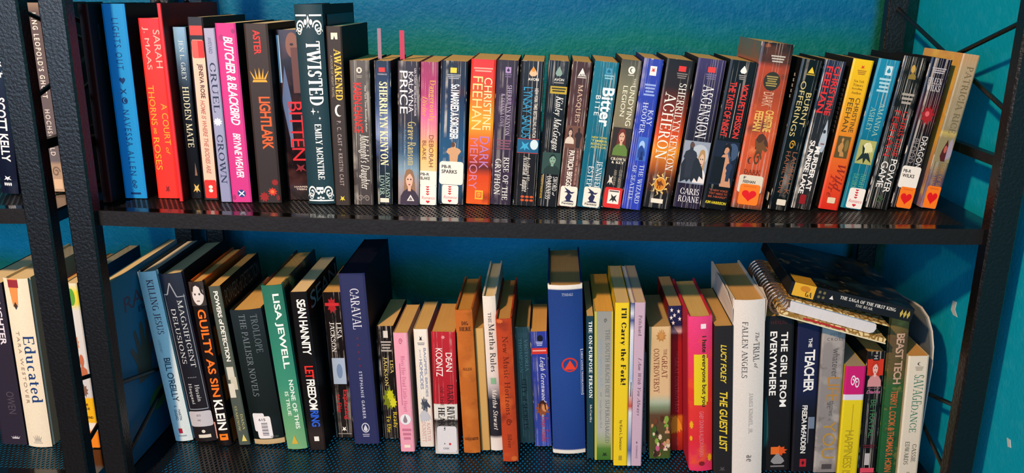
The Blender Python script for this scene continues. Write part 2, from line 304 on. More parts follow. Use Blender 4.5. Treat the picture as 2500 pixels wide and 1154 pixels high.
SER = {
 'A': (.78, 't.08,.03,.38,1 d.4,.98,.69,.02 h.2,.58,.34 s.08,.03 s.69,.03'), 'B': (.66, 'v.15,0,1 h.08,.3,.975 h.08,.35,.53 h.08,.35,.025 r.3,.76,.25,.24,-90,90 r.32,.27,.29,.27,-90,90'),
 'C': (.72, 'r.4,.5,.36,.51,50,310 v.62,.66,.86 v.62,.16,.3'), 'D': (.78, 'v.15,0,1 h.08,.35,.975 h.08,.35,.025 r.34,.5,.4,.5,-90,90'),
 'E': (.62, 'v.15,0,1 h.08,.54,.975 h.15,.45,.52 h.08,.57,.025 t.54,.98,.54,.78 t.57,.02,.57,.25 t.44,.42,.44,.62'), 'F': (.58, 'v.15,0,1 h.08,.54,.975 h.15,.45,.52 t.54,.98,.54,.78 t.44,.42,.44,.62 s.15,.025'),
 'G': (.78, 'r.4,.5,.36,.51,50,330 v.64,.02,.42 s.62,.43'), 'H': (.82, 'v.16,0,1 v.66,0,1 h.16,.66,.52 s.16,.025 s.16,.975 s.66,.025 s.66,.975'),
 'I': (.34, 'v.17,0,1 s.17,.025 s.17,.975'), 'J': (.44, 'v.26,.15,1 s.26,.975 r.12,.15,.21,.25,-150,0'), 'K': (.76, 'v.15,0,1 s.15,.025 s.15,.975 t.2,.42,.6,.98 d.3,.58,.66,.02 s.6,.975 s.66,.025'),
 'L': (.6, 'v.15,0,1 s.15,.975 h.08,.55,.025 t.55,.02,.55,.28'), 'M': (.96, 't.14,0,.16,1 d.16,.98,.48,.04 t.48,.04,.78,.98 v.8,0,1 s.14,.025 s.8,.025 s.14,.975,.1 s.82,.975,.1'),
 'N': (.82, 't.14,0,.14,1 d.16,.98,.66,.02 t.68,0,.68,1 s.14,.025 s.14,.975,.1 s.68,.975'), 'O': (.82, 'r.41,.5,.37,.51,0,360'), 'P': (.62, 'v.15,0,1 s.15,.025 h.08,.32,.975 h.15,.32,.46 r.3,.72,.28,.28,-90,90'),
 'Q': (.82, 'r.41,.5,.37,.51,0,360 d.42,.12,.72,-.16'), 'R': (.72, 'v.15,0,1 s.15,.025 h.08,.32,.975 h.15,.32,.5 r.3,.74,.27,.26,-90,90 d.34,.5,.64,.02 s.66,.025'),
 'S': (.56, 'r.28,.74,.22,.27,40,270 r.28,.25,.24,.27,-140,90 t.47,.95,.47,.75 t.06,.05,.06,.26'), 'T': (.68, 'v.34,0,1 s.34,.025 h.04,.64,.975 t.05,.98,.05,.76 t.63,.98,.63,.76'),
 'U': (.8, 'v.16,.3,1 s.16,.975 t.66,.3,.66,1 s.66,.975 r.4,.3,.305,.32,180,360'), 'V': (.78, 'd.1,.98,.38,.02 t.4,.02,.68,1 s.1,.975 s.68,.975'),
 'W': (1.06, 'd.1,.98,.32,.02 t.34,.02,.54,.98 d.5,.98,.72,.02 t.74,.02,.96,1 s.1,.975 s.5,.975 s.96,.975'), 'X': (.76, 'd.12,.98,.64,.02 t.12,.02,.62,.98 s.12,.975 s.62,.975 s.12,.025 s.64,.025'),
 'Y': (.72, 'd.1,.98,.36,.48 t.38,.5,.62,.98 v.36,0,.5 s.1,.975 s.62,.975 s.36,.025'), 'Z': (.66, 'h.08,.58,.975 h.06,.6,.025 d.54,.96,.12,.04 t.08,.98,.08,.8 t.6,.02,.6,.22'),
 'a': (.5, 'r.22,.18,.17,.2,30,330 v.36,0,.5 r.22,.46,.205,.2,0,150 s.42,.025,.06'), 'b': (.54, 'v.13,0,1 s.08,.975,.08 r.29,.31,.22,.33,-140,140'), 'c': (.46, 'r.26,.31,.22,.33,50,310'),
 'd': (.56, 'v.41,0,1 s.36,.975,.08 r.25,.31,.22,.33,40,320 s.46,.025,.07'), 'e': (.48, 'r.26,.31,.22,.33,20,320 h.1,.44,.36'), 'f': (.34, 'v.15,0,.82 h.02,.32,.61 r.28,.8,.2,.2,60,180 s.15,.025,.13'),
 'g': (.5, 'r.22,.4,.2,.23,0,360 r.22,-.06,.22,.2,0,360 t.34,.55,.48,.62'), 'h': (.58, 'v.13,0,1 s.08,.975,.08 v.43,0,.42 r.29,.4,.21,.24,0,180 s.13,.025,.11 s.43,.025,.11'), 'i': (.28, 'v.13,0,.62 s.08,.6,.08 s.13,.025,.12 o.13,.86,.09'),
 'j': (.28, 'v.14,-.15,.62 s.09,.6,.08 o.14,.86,.09 r.03,-.14,.17,.2,-100,0'), 'k': (.54, 'v.13,0,1 s.08,.975,.08 t.16,.26,.42,.6 d.24,.36,.46,.02 s.13,.025,.11 s.42,.6,.1'), 'l': (.28, 'v.13,0,1 s.08,.975,.08 s.13,.025,.12'),
 'm': (.86, 'v.13,0,.62 v.42,0,.42 v.71,0,.42 r.28,.4,.205,.24,0,180 r.57,.4,.205,.24,0,180 s.08,.6,.08 s.13,.025,.1 s.42,.025,.1 s.71,.025,.1'), 'n': (.58, 'v.13,0,.62 v.43,0,.42 r.29,.4,.21,.24,0,180 s.08,.6,.08 s.13,.025,.11 s.43,.025,.11'),
 'o': (.52, 'r.26,.31,.22,.33,0,360'), 'p': (.54, 'v.13,-.3,.62 s.08,.6,.08 r.29,.31,.22,.33,-140,140 s.13,-.28,.12'), 'q': (.54, 'v.41,-.3,.62 r.25,.31,.22,.33,40,320 s.41,-.28,.12'), 'r': (.4, 'v.13,0,.62 s.08,.6,.08 s.13,.025,.12 r.26,.42,.18,.2,40,160'),
 's': (.4, 'r.2,.46,.15,.18,30,270 r.2,.16,.16,.18,-150,90'), 't': (.34, 'v.15,.1,.84 h.02,.31,.61 r.26,.12,.18,.14,180,300'), 'u': (.58, 'v.13,.2,.62 v.42,0,.62 r.275,.22,.21,.24,180,360 s.08,.6,.08 s.37,.6,.08 s.46,.025,.07'),
 'v': (.52, 'd.1,.6,.26,.02 t.27,.02,.43,.6 s.1,.6,.1 s.43,.6,.08'), 'w': (.76, 'd.1,.6,.24,.02 t.25,.02,.38,.6 d.36,.6,.51,.02 t.52,.02,.66,.6 s.1,.6,.1 s.66,.6,.08'), 'x': (.5, 'd.1,.6,.4,.02 t.1,.02,.4,.6 s.1,.6,.09 s.4,.6,.08 s.1,.025,.08 s.4,.025,.09'),
 'y': (.52, 'd.1,.6,.27,.02 t.43,.6,.18,-.28 s.1,.6,.1 s.43,.6,.08'), 'z': (.46, 'h.06,.4,.595 h.05,.42,.025 d.36,.58,.1,.04'),
 '.': (.22, 'o.1,.06,.08'), ',': (.22, 'o.1,.06,.08 t.14,.06,.06,-.12'), "'": (.2, 'd.1,.98,.1,.72'), '!': (.26, 'd.13,1,.13,.3 o.13,.06,.09'), '&': (.8, 'r.3,.76,.2,.24,0,360 r.3,.27,.27,.29,20,340 d.2,.62,.66,.02'), '-': (.34, 'd.05,.35,.28,.35'), ' ': (.3, ''),
}
def serif_polys(text, bold):
    global TK, TN
    TK, TN = (.2, .075) if bold else (.125, .055)
    x = 0; V = []; Fc = []
    for ch in text:
        adv, spec = SER.get(ch, SER.get(ch.upper(), SER[' ']))
        for pl in _glyph(spec):
            k = len(V); V += [(x+px, py) for px, py in pl]; Fc.append(tuple(range(k, k+len(pl))))
        x += adv+.05
    return V, Fc
PEND = []
# ------------------------------------------------------------------ flat print shapes in unit boxes (0..1, y up)
def ngon(n, r=.5, a0=90): return [(.5+r*math.cos(math.radians(a0+360*i/n)), .5+r*math.sin(math.radians(a0+360*i/n))) for i in range(n)]
def starp(n, ri, a0=90): return [(.5+(.5 if i % 2 == 0 else ri)*math.cos(math.radians(a0+180*i/n)), .5+(.5 if i % 2 == 0 else ri)*math.sin(math.radians(a0+180*i/n))) for i in range(2*n)]
def heartp():
    pts = []
    for i in range(28):
        t = 2*math.pi*i/28; pts.append((.5+16*math.sin(t)**3/34, .55+(13*math.cos(t)-5*math.cos(2*t)-2*math.cos(3*t)-math.cos(4*t))/32))
    return pts
def roundr(r=.12):
    pts = []
    for cx, cy, a in ((1-r, 1-r, 0), (r, 1-r, 90), (r, r, 180), (1-r, r, 270)):
        for j in range(5):
            t = math.radians(a+22.5*j); pts.append((cx+r*math.cos(t), cy+r*math.sin(t)))
    return pts
def crescentp():
    o = [(.5+.5*math.cos(math.radians(a)), .5+.5*math.sin(math.radians(a))) for a in range(60, 301, 20)]
    i = [(.68+.42*math.cos(math.radians(a)), .5+.42*math.sin(math.radians(a))) for a in range(290, 69, -20)]
    return o+i
SHAPES = {
 'rect': [[(0, 0), (1, 0), (1, 1), (0, 1)]], 'round': [roundr()], 'disc': [ngon(24)], 'tri': [[(0, 0), (1, 0), (.5, 1)]], 'heart': [heartp()],
 'star': [starp(5, .2)], 'spark': [starp(4, .14)], 'crescent': [crescentp()], 'diamond': [ngon(4)],
 'ring': [[(.5+a*math.cos(t), .5+a*math.sin(t)) for a, t in ((.5, j*math.pi/12), (.5, (j+1)*math.pi/12), (.4, (j+1)*math.pi/12), (.4, j*math.pi/12))] for j in range(24)],
 'sun': [ngon(20, .26)]+[[(.5+.28*math.cos(t-.13), .5+.28*math.sin(t-.13)), (.5+.38*math.cos(t+.16), .5+.38*math.sin(t+.16)), (.5+.5*math.cos(t-.05), .5+.5*math.sin(t-.05)), (.5+.36*math.cos(t+.3), .5+.36*math.sin(t+.3)), (.5+.28*math.cos(t+.16), .5+.28*math.sin(t+.16))] for t in [j*math.pi/5 for j in range(10)]],
 'crown': [[(.1, 0), (.9, 0), (.84, .16), (.16, .16)], [(.18, .2), (.3, .2), (0, .8)], [(.3, .2), (.42, .2), (.27, .95)], [(.42, .2), (.58, .2), (.5, 1)], [(.58, .2), (.7, .2), (.73, .95)], [(.7, .2), (.82, .2), (1, .8)]],
 # people and creatures in the pictures, as plain silhouettes
 'bust': [[(.05, 0), (.95, 0), (.9, .3), (.62, .42), (.62, .52), (.38, .52), (.38, .42), (.1, .3)], [(.5+.22*math.cos(t), .72+.27*math.sin(t)) for t in [j*math.pi/9 for j in range(18)]]],
 'hair': [[(.5+.34*math.cos(t), .7+.3*math.sin(t)) for t in [j*math.pi/9-.3 for j in range(13)]]+[(.1, .3), (.26, .55), (.34, .78), (.5, .84), (.68, .74), (.74, .5), (.92, .34)]],
 'man': [[(.3, 0), (.72, 0), (.78, .45), (.95, .62), (.85, .72), (.62, .78), (.62, .84), (.4, .84), (.4, .78), (.16, .72), (.06, .56), (.26, .46)], [(.5+.13*math.cos(t), .9+.1*math.sin(t)) for t in [j*math.pi/6 for j in range(12)]]],
 'wing': [[(.1, 0), (.3, .1), (.36, .02), (.46, .14), (.56, .02), (.64, .18), (.78, .06), (.82, .26), (.98, .16), (.9, .5), (.7, .8), (.45, 1), (.2, .9), (.05, .6)]],
 'figure': [[(.45, 0), (.95, 0), (.85, .2), (.62, .3), (.7, .55), (.55, .75), (.35, .72), (.1, .5), (.2, .25), (.4, .2)], [(.46+.13*math.cos(t), .86+.12*math.sin(t)) for t in [j*math.pi/6 for j in range(12)]]],
 'wizard': [[(.2, 0), (.85, 0), (.8, .08), (.62, .12), (.7, .45), (.55, .6), (.72, .58), (.86, .72), (.62, .7), (.56, .78), (.2, 1), (.36, .76), (.22, .66), (.4, .64), (.44, .55), (.3, .3), (.4, .1)]],
 'burst': [starp(9, .33)], 'bird': [[(.05, .1), (.4, .3), (.5, 0), (.6, .3), (.95, .1), (.7, .55), (.85, .95), (.5, .7), (.2, 1), (.3, .55)]],
 'hand': [[(.25, 0), (.7, 0), (.75, .35), (.98, .6), (.9, .66), (.72, .5), (.78, .95), (.68, .96), (.6, .58), (.55, 1), (.45, 1), (.43, .58), (.3, .94), (.22, .92), (.3, .5), (.12, .7), (.05, .66), (.22, .35)]],
 'pencil': [[(.3, .3), (.7, .3), (.95, .82), (.05, .82)]], 'drop': [[(.5, 1), (.2, .5), (.12, .25), (.3, .02), (.7, .02), (.88, .25), (.8, .5)]],
 'horse': [[(.1, 0), (.2, .45), (.05, .6), (.0, .95), (.25, .75), (.45, .8), (.62, 1), (.6, .78), (.95, .45), (.85, .32), (.6, .45), (.55, .05), (.45, .05), (.46, .35), (.28, .32), (.22, 0)]],
}
def scroll(n, flip):
    pts = []
    for i in range(n+1):
        t = i/n*1.7*math.pi*1.6; r = .48*(1-i/n*.75); pts.append((.5+r*math.cos(t)*(1 if not flip else -1), .5+r*math.sin(t)))
    out = []
    for a, b in zip(pts, pts[1:]): out.append(_poly_line(*a, *b, .13))
    return out
SHAPES['scroll'] = scroll(26, False); SHAPES['scrollm'] = scroll(26, True)
SHAPES['notch'] = [_poly_line(*a, *b, .06) for a, b in zip([(0, .3), (.2, .3), (.42, 1), (.64, .12)], [(.2, .3), (.42, 1), (.64, .12), (1, .12)])]
SHAPES['fleur'] = [[(.5, 1), (.38, .7), (.5, .3), (.62, .7)], [(.3, .05), (.5, .4), (.7, .05), (.5, .22)]]+[[(c+.17*math.cos(t)+.0, .5+.2*math.sin(t)) for t in [j*math.pi/6 for j in range(12)]] for c in (.2, .8)]

SHAPES['shoulders'] = [[(0, 0), (1, 0), (.97, .5), (.82, .78), (.6, .95), (.5, .8), (.4, .95), (.18, .78), (.03, .5)]]
SHAPES['hairback'] = [[(.08, 0), (.3, .06), (.7, .03), (.94, .02), (.9, .35), (.86, .7), (.72, .95), (.5, 1), (.28, .95), (.14, .7), (.12, .35)]]
SHAPES['fringe'] = [[(0, 0), (.1, .55), (.3, .9), (.5, 1), (.7, .9), (.9, .55), (1, 0), (.82, .35), (.6, .62), (.35, .5), (.15, .25)]]
def T(name, text, u0, u1, v0, v1, col, st='', on='S'): return dict(k='T', name=name, t=text, b=(u0, u1, v0, v1), c=col, st=st, on=on)
def H(name, text, u0, u1, v0, v1, col, st='', on='S'): return dict(k='H', name=name, t=text, b=(u0, u1, v0, v1), c=col, st=st, on=on)
def S(name, shape, u0, u1, v0, v1, col, on='S', rough=.42): return dict(k='S', name=name, t=shape, b=(u0, u1, v0, v1), c=col, st='', on=on, r=rough)
ti = lambda *a, **k: T('title_lettering', *a, **k)
au = lambda *a, **k: T('author_lettering', *a, **k)
tx = lambda *a, **k: T('small_lettering', *a, **k)
hx = lambda *a, **k: H('small_lettering', *a, **k)
pic = lambda *a, **k: S('cover_picture', *a, **k)
lg = lambda *a, **k: S('publisher_logo', *a, **k)
stk = lambda *a, **k: S('sticker', *a, **k)

def portrait(u0, u1, v0, v1, hair, skin, dress, eyes='#2c201c', long=True):
    w_ = u1-u0; d = v1-v0; U = lambda a: u0+a*w_; V = lambda a: v0+a*d
    return ([pic('hairback', U(.18), U(.82), V(0), V(.72), hair)] if long else [])+[pic('shoulders', U(0), U(1), V(.55), V(1), dress), pic('rect', U(.42), U(.58), V(.42), V(.62), skin), pic('disc', U(.31), U(.69), V(.07), V(.52), skin),
            pic('fringe', U(.28), U(.72), V(.03), V(.3), hair), pic('disc', U(.38), U(.46), V(.27), V(.31), eyes), pic('disc', U(.54), U(.62), V(.27), V(.31), eyes), pic('disc', U(.44), U(.56), V(.42), V(.455), '#8c3a36')]
def place(V2, Fc, item, spine, th, h, dep, prof, cut, idx, hc):
    u0, u1, v0, v1 = item['b']; xs = [p[0] for p in V2]; ys = [p[1] for p in V2]
    if not xs: return
    x0, x1, y0, y1 = min(xs), max(xs), min(ys), max(ys); sx = (x1-x0) or 1; sy = (y1-y0) or 1
    off = (.00038 if hc else .00018)+idx*.00003
    bm = bmesh.new(); vs_ = []
    for px, py in V2:
        a = (px-x0)/sx; c = (py-y0)/sy
        if item['k'] == 'T': u = u0+c*(u1-u0); v = v0+a*(v1-v0)
        else: u = u0+a*(u1-u0); v = v1-c*(v1-v0)
        vs_.append(bm.verts.new((u, 0, v)))
    for f in Fc:
        try: bm.faces.new([vs_[i] for i in f])
        except ValueError: pass
    on = item['on']
    if on == 'S' and cut:
        lo_u, hi_u = min(q.co.x for q in bm.verts), max(q.co.x for q in bm.verts)
        for cu_ in cut:
            if not lo_u < cu_ < hi_u: continue
            g = bm.verts[:]+bm.edges[:]+bm.faces[:]
            bmesh.ops.bisect_plane(bm, geom=g, plane_co=(cu_, 0, 0), plane_no=(1, 0, 0), dist=1e-6)
    for q in bm.verts:
        u, v = q.co.x, q.co.z; z = h*(1-v)
        if on == 'S':
            x = (u-.5)*th; q.co = (x, prof(x)-off, z)
        elif on == 'R': q.co = (th/2+off, .004+u*(dep-.004), z)
        elif on == 'L': q.co = (-th/2-off, dep-u*(dep-.004), z)
    me = bpy.data.meshes.new(item['name']); bm.to_mesh(me); bm.free()
    me.materials.append(pm(item['c'], item.get('r', .42)))
    o = bpy.data.objects.new(item['name'], me); C.objects.link(o); o.parent = spine

# ------------------------------------------------------------------ books
def bbox_mesh(x0, x1, y0, y1, z0, z1): return MB().box(x0, x1, y0, y1, z0, z1)
TAN, CREAM, WHITEP = '#d2a964', '#e6d3a8', '#e2dccf'
UP, LOW, NUP, NLO = 'books standing on the upper shelf', 'books standing on the lower shelf', 'books on the second unit upper shelf', 'books on the second unit lower shelf'
def book(key, kind, label, spine_m, cover, pages, items, depth, group, back=None, headband='#b8a67a', bulge=None, spine_rough=None, name=None, pose=None):
    if pose: x, y, z, th, h, lean = pose
    else:
        x, y, z, th, h, lean = G[key]; x, y, z, th, h = x/1000, y/1000, z/1000, th/1000, h/1000
    a = math.radians(lean); hc = kind == 'hc'
    root = empty(name or ('hardcover_book' if hc else 'paperback_book'), (x, y, z+th/2*abs(math.sin(a))+(.0007 if z > -.1 else .0002)), (0, a, 0))
    tag(root, label, 'book', group)
    n = 12; cm = pm(cover, .6, 0.0, .15) if isinstance(cover, str) else cover; bm_ = pm(back, .6, 0.0, .15) if back else cm
    r = .001
    if hc:
        b = bulge if bulge is not None else .0012+.06*th
        xr = th/2-.0004
        prof = lambda q: b*(2*q/th)**2
        outer = [(th/2*-1, .0085), (-th/2+.0014, b+.0032), (-xr, b+.0006)]+[(xr*(-1+2*i/n), prof(xr*(-1+2*i/n))) for i in range(n+1)]+[(xr, b+.0006), (th/2-.0014, b+.0032), (th/2, .0085)]
        t = .0011
    else:
        r = min(.0011, th*.2); b = bulge if bulge is not None else .00006
        prof = lambda q: b*(2*q/th)**2+(0 if abs(q) < th/2-r else .9*(abs(q)-(th/2-r))**2/r)
        outer = [(-th/2, .0022)]+[(th/2*(-1+2*i/n), prof(th/2*(-1+2*i/n))) for i in range(n+1)]+[(th/2, .0022)]
        t = .0005
    m = len(outer); inner = [(px*(1-2*t/th), py+t) for px, py in outer]
    mb = MB(); mb.v = [(px, py, zz) for zz in (0, h) for px, py in outer]+[(px, py, zz) for zz in (0, h) for px, py in inner]
    for i in range(m-1):
        mb.f += [(i, i+1, m+i+1, m+i), (2*m+i+1, 2*m+i, 3*m+i, 3*m+i+1), (m+i, m+i+1, 3*m+i+1, 3*m+i), (i+1, i, 2*m+i, 2*m+i+1)]
    mb.f += [(0, m, 3*m, 2*m), (2*m-1, m-1, 3*m-1, 4*m-1)]
    spine = mb.obj('spine', spine_m, root)
    ct = .0022 if hc else .00055; ys = .0086 if hc else .0023
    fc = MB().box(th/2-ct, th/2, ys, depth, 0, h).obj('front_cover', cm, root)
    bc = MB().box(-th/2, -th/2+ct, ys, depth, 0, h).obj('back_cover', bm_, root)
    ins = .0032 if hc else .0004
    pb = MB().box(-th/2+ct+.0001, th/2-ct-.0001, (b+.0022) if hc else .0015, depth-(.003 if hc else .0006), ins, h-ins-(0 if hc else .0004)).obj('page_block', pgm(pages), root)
    if hc: MB().box(-th/2+ct+.0006, th/2-ct-.0006, b+.0013, b+.0036, h-ins-.0006, h-ins+.0009).obj('headband', pm(headband), pb)
    cut = [j/10 for j in range(1, 10)] if b > .0009 else [q for q in (.35*r/th, .7*r/th, r/th, 1-r/th, 1-.7*r/th, 1-.35*r/th)]
    for i, it in enumerate(items):
        it = dict(it); on = it['on']; par = {'S': spine, 'R': fc, 'L': bc}[on]
        if it['k'] == 'S':
            V2 = []; Fc = []
            for pl in SHAPES[it['t']]:
                k = len(V2); V2 += pl; Fc.append(tuple(range(k, k+len(pl))))
            # keep the unit box of the shape
            V2b = V2
            place(V2b, Fc, it, par, th, h, depth, prof, cut, i, hc)
        elif 's' in it['st']:
            V2, Fc = serif_polys(it['t'], 'b' in it['st'])
            if 'i' in it['st']: V2 = [(px+.28*py, py) for px, py in V2]
            place(V2, Fc, it, par, th, h, depth, prof, cut, i, hc)
        else:
            cu = bpy.data.curves.new('lettering', 'FONT'); cu.body = it['t']; cu.resolution_u = 3
            if 'b' in it['st']: cu.offset = .022
            if 'i' in it['st']: cu.shear = .28
            if 'w' in it['st']: cu.space_character = 1.35
            if 'n' in it['st']: cu.space_character = .9
            ob = bpy.data.objects.new('lettering', cu); C.objects.link(ob); PEND.append((ob, it, par, th, h, depth, prof, cut, i, hc))
    return root
def flush_text():
    bpy.context.view_layer.update(); dg = bpy.context.evaluated_depsgraph_get()
    done = []
    for ob, *rest in PEND:
        me = ob.evaluated_get(dg).to_mesh()
        V2 = [(v.co.x, v.co.y) for v in me.vertices]; Fc = [tuple(p.vertices) for p in me.polygons]
        ob.evaluated_get(dg).to_mesh_clear()
        done.append((V2, Fc, rest))
    for ob, *rest in PEND:
        cu = ob.data; bpy.data.objects.remove(ob); bpy.data.curves.remove(cu)
    for V2, Fc, (it, par, th, h, dep, prof, cut, i, hc) in done:
        place(V2, Fc, it, par, th, h, dep, prof, cut, i, hc)
    PEND.clear()
# key: x y z thickness height (mm), lean (degrees)
G = {r.split()[0]: tuple(map(float, r.split()[1:])) for r in """black_l -8.5 50.0 0 10.8 228.0 0.0;lights 15.1 73.2 -0.3 27.1 228.1 -0.23;maas 52.8 79.1 -0.9 25.9 212.9 -0.19;thinred 74.2 66.0 -1.3 4.5 230.2 -0.71;hidden 85.6 82.9 -1.4 15.4 203.8 -0.3;jeneva 106.2 78.5 -1.7 18.1 215.7 0.03;cruel 127.5 71.1 -2.0 12.8 203.9 -0.8;butcher 146.7 71.6 -2.3 23.8 210.0 -0.8;lightlark 180.3 74.0 -2.7 27.8 210.3 -0.63;bitten 211.4 92.7 -3.0 27.7 203.1 -1.13;twisted 242.8 74.7 -3.3 33.1 232.4 -0.95;awakened 269.5 72.8 -3.5 17.8 209.2 -0.29;midnight 294.1 77.6 -3.7 23.0 171.2 0.41;fantasy 318.4 82.4 -3.9 19.0 170.9 0.88;kalayna 347.4 82.4 -4.1 25.4 170.8 1.46;blake 370.7 84.8 -4.2 20.4 170.3 1.66;sorcerer 397.4 89.5 -4.3 30.8 171.2 2.26;darkmem 430.6 92.7 -4.4 28.9 173.4 2.5;gryphon 457.9 93.2 -4.4 25.0 172.8 2.71;lynsay 487.2 90.6 -4.4 27.1 172.3 2.64;kinley 514.7 87.9 -4.4 24.9 173.2 3.58;masques 539.0 87.8 -4.4 22.9 172.4 4.47;bitter 564.8 84.7 -4.4 27.8 172.9 5.19;undying 591.6 84.7 -4.3 23.2 175.4 5.63;kay 615.0 80.3 -4.2 22.1 177.2 5.87;acheron 645.9 86.3 -4.1 32.2 175.7 6.19;ascension 682.3 88.5 -3.8 31.8 176.3 5.87;taste 714.7 84.4 -3.6 31.1 174.9 6.89;tallorange 753.3 88.3 -3.3 36.4 194.3 5.72;burnt 789.8 85.1 -2.9 23.2 177.1 7.21;murder 817.7 92.1 -2.6 24.1 175.6 7.37;wildfire 850.2 90.3 -2.2 23.0 176.8 6.75;amanda 878.4 94.2 -1.9 24.6 176.6 7.49;power 907.8 95.0 -1.4 26.1 179.2 7.36;dragon 938.2 98.0 -0.9 23.9 177.2 7.41;rice 970.8 100.0 -0.4 19.2 182.0 7.39;scott -148.0 80.0 -0.0 22.1 236.0 3.18;leopold -94.9 98.0 -0.0 23.8 227.7 -0.0;daughter -202.3 86.6 -352.0 34.5 233.2 0.52;educated -164.6 82.0 -352.0 33.0 240.8 0.69;redthin -105.7 88.0 -352.0 14.2 231.8 0.0;colorful -90.7 86.0 -352.0 15.4 235.5 -0.0;jesus 23.3 108.1 -352.0 25.5 245.6 -5.98;delusions 53.8 108.4 -352.0 31.9 243.2 -6.12;klein 83.3 101.0 -352.0 19.2 236.0 -4.53;detection 109.4 104.8 -352.0 15.5 229.7 -5.49;trollope 143.1 106.5 -352.0 43.1 195.7 -5.52;jewell 184.2 97.3 -352.0 27.9 234.8 -4.79;hannity 212.6 98.0 -352.0 21.7 226.9 -3.41;expecting 240.3 133.6 -352.0 26.8 214.3 -1.9;caraval 275.3 118.1 -352.0 34.2 246.5 -2.58;ready 306.3 135.6 -352.0 23.5 167.4 -1.7;pink 334.3 102.1 -352.0 18.8 172.6 -1.89;bagpipes 358.7 116.4 -352.0 18.7 172.5 -2.03;koontz 387.7 99.7 -352.0 31.0 176.6 -0.99;dighere 421.3 103.4 -352.0 22.9 205.6 -2.97;creamthin 439.1 112.4 -352.0 12.1 177.7 -2.97;martha 454.6 112.3 -352.0 17.5 222.2 -3.1;music 474.4 85.3 -352.0 20.9 202.2 -3.19;victoria 495.1 135.3 -352.0 19.9 171.5 -3.19;leigh 517.2 127.6 -352.0 22.4 168.8 -3.39;bible 552.1 109.1 -352.0 44.3 240.1 -2.91;onpurpose 580.5 101.6 -352.0 9.7 203.0 -2.24;southbeach 597.6 97.5 -352.0 23.9 211.2 -2.13;fork 618.7 85.1 -352.0 17.6 228.2 -1.86;booklet 630.2 85.3 -352.0 4.9 228.2 -1.56;always 639.6 85.9 -352.0 13.3 229.0 -1.56;grey 652.9 119.6 -352.0 6.4 147.5 -2.79;controv 673.2 105.3 -352.0 27.3 189.3 -3.33;redcontrov 698.5 128.1 -352.0 17.5 209.7 -4.13;hate 722.6 77.3 -352.0 29.9 215.2 -4.13;guest 749.2 70.3 -352.0 22.5 206.8 -4.05;trial 779.9 67.4 -352.0 38.2 241.9 -3.99;girl 820.5 84.5 -352.0 35.2 216.0 -4.04;teacher 854.6 84.7 -352.0 27.4 207.4 -3.41;whatever 883.5 84.6 -352.0 28.5 205.5 -2.91;happiness 910.6 80.4 -352.0 25.1 153.4 -2.46;betrayal 937.9 87.0 -352.0 21.6 171.3 -2.95;beast 963.1 83.7 -352.0 22.5 227.0 -2.92;savage 987.1 80.4 -352.0 24.9 169.7 -2.85""".split(';')}
P_, H_ = 'pb', 'hc'
TR, MM, HD = .138, .105, .156       # depths of trade paperbacks, pocket paperbacks and hardcovers
def label_pbr(v0, v1, name):
    return [stk('round', .04, .97, v0, v1, '#e9e4da'), hx('PB-R', .12, .5, v0+.16*(v1-v0), v0+.3*(v1-v0), '#26221f', 'b'), hx(name, .12, .72, v0+.36*(v1-v0), v0+.52*(v1-v0), '#26221f', 'b')]
def label_romance(u0, u1, v0, v1):
    um = (u0+u1)/2; d = v1-v0; r = [stk('round', u0, u1, v0, v1, '#ece6dd')]
    w_ = (u1-u0)
    for i in range(4): r.append(S('printed_heart', 'heart', um-.13*w_, um+.07*w_, v0+d*(.06+.12*i), v0+d*(.16+.12*i), '#c8202a'))
    r.append(hx('Romance', u0+.1*w_, u1-.08*w_, v0+.56*d, v0+.72*d, '#d8707a', 'i')); r.append(S('printed_heart', 'heart', um-.13*w_, um+.1*w_, v0+.78*d, v0+.93*d, '#c8202a'))
    return r
def label_heart(u0, u1, v0, v1):
    w_ = u1-u0; d = v1-v0
    return [stk('round', u0, u1, v0, v1, '#f07a1c'), hx('ROMANCE', u0+.2*w_, u1-.2*w_, v0+.08*d, v0+.15*d, '#b8400f'), S('printed_heart', 'heart', u0+.14*w_, u1-.14*w_, v0+.3*d, v0+.85*d, '#d9151a')]
def label_fantasy(u0, u1, v0, v1):
    w_ = u1-u0; d = v1-v0
    return [stk('round', u0, u1, v0, v1, '#e6e0d2'), S('printed_wizard', 'wizard', u0+.2*w_, u1-.15*w_, v0+.06*d, v0+.78*d, '#24234a'), hx('Fantasy', u0+.14*w_, u1-.14*w_, v0+.8*d, v0+.94*d, '#1d1c22', 'b')]
def lines(n, u0, u1, v0, v1, col):
    r = []
    for i in range(n):
        a = v0+(v1-v0)*i/n; q = .06*(u1-u0)*(i % 3); r.append(S('small_lettering', 'rect', u0+q, u1-q, a, a+(v1-v0)/n*.55, col))
    return r

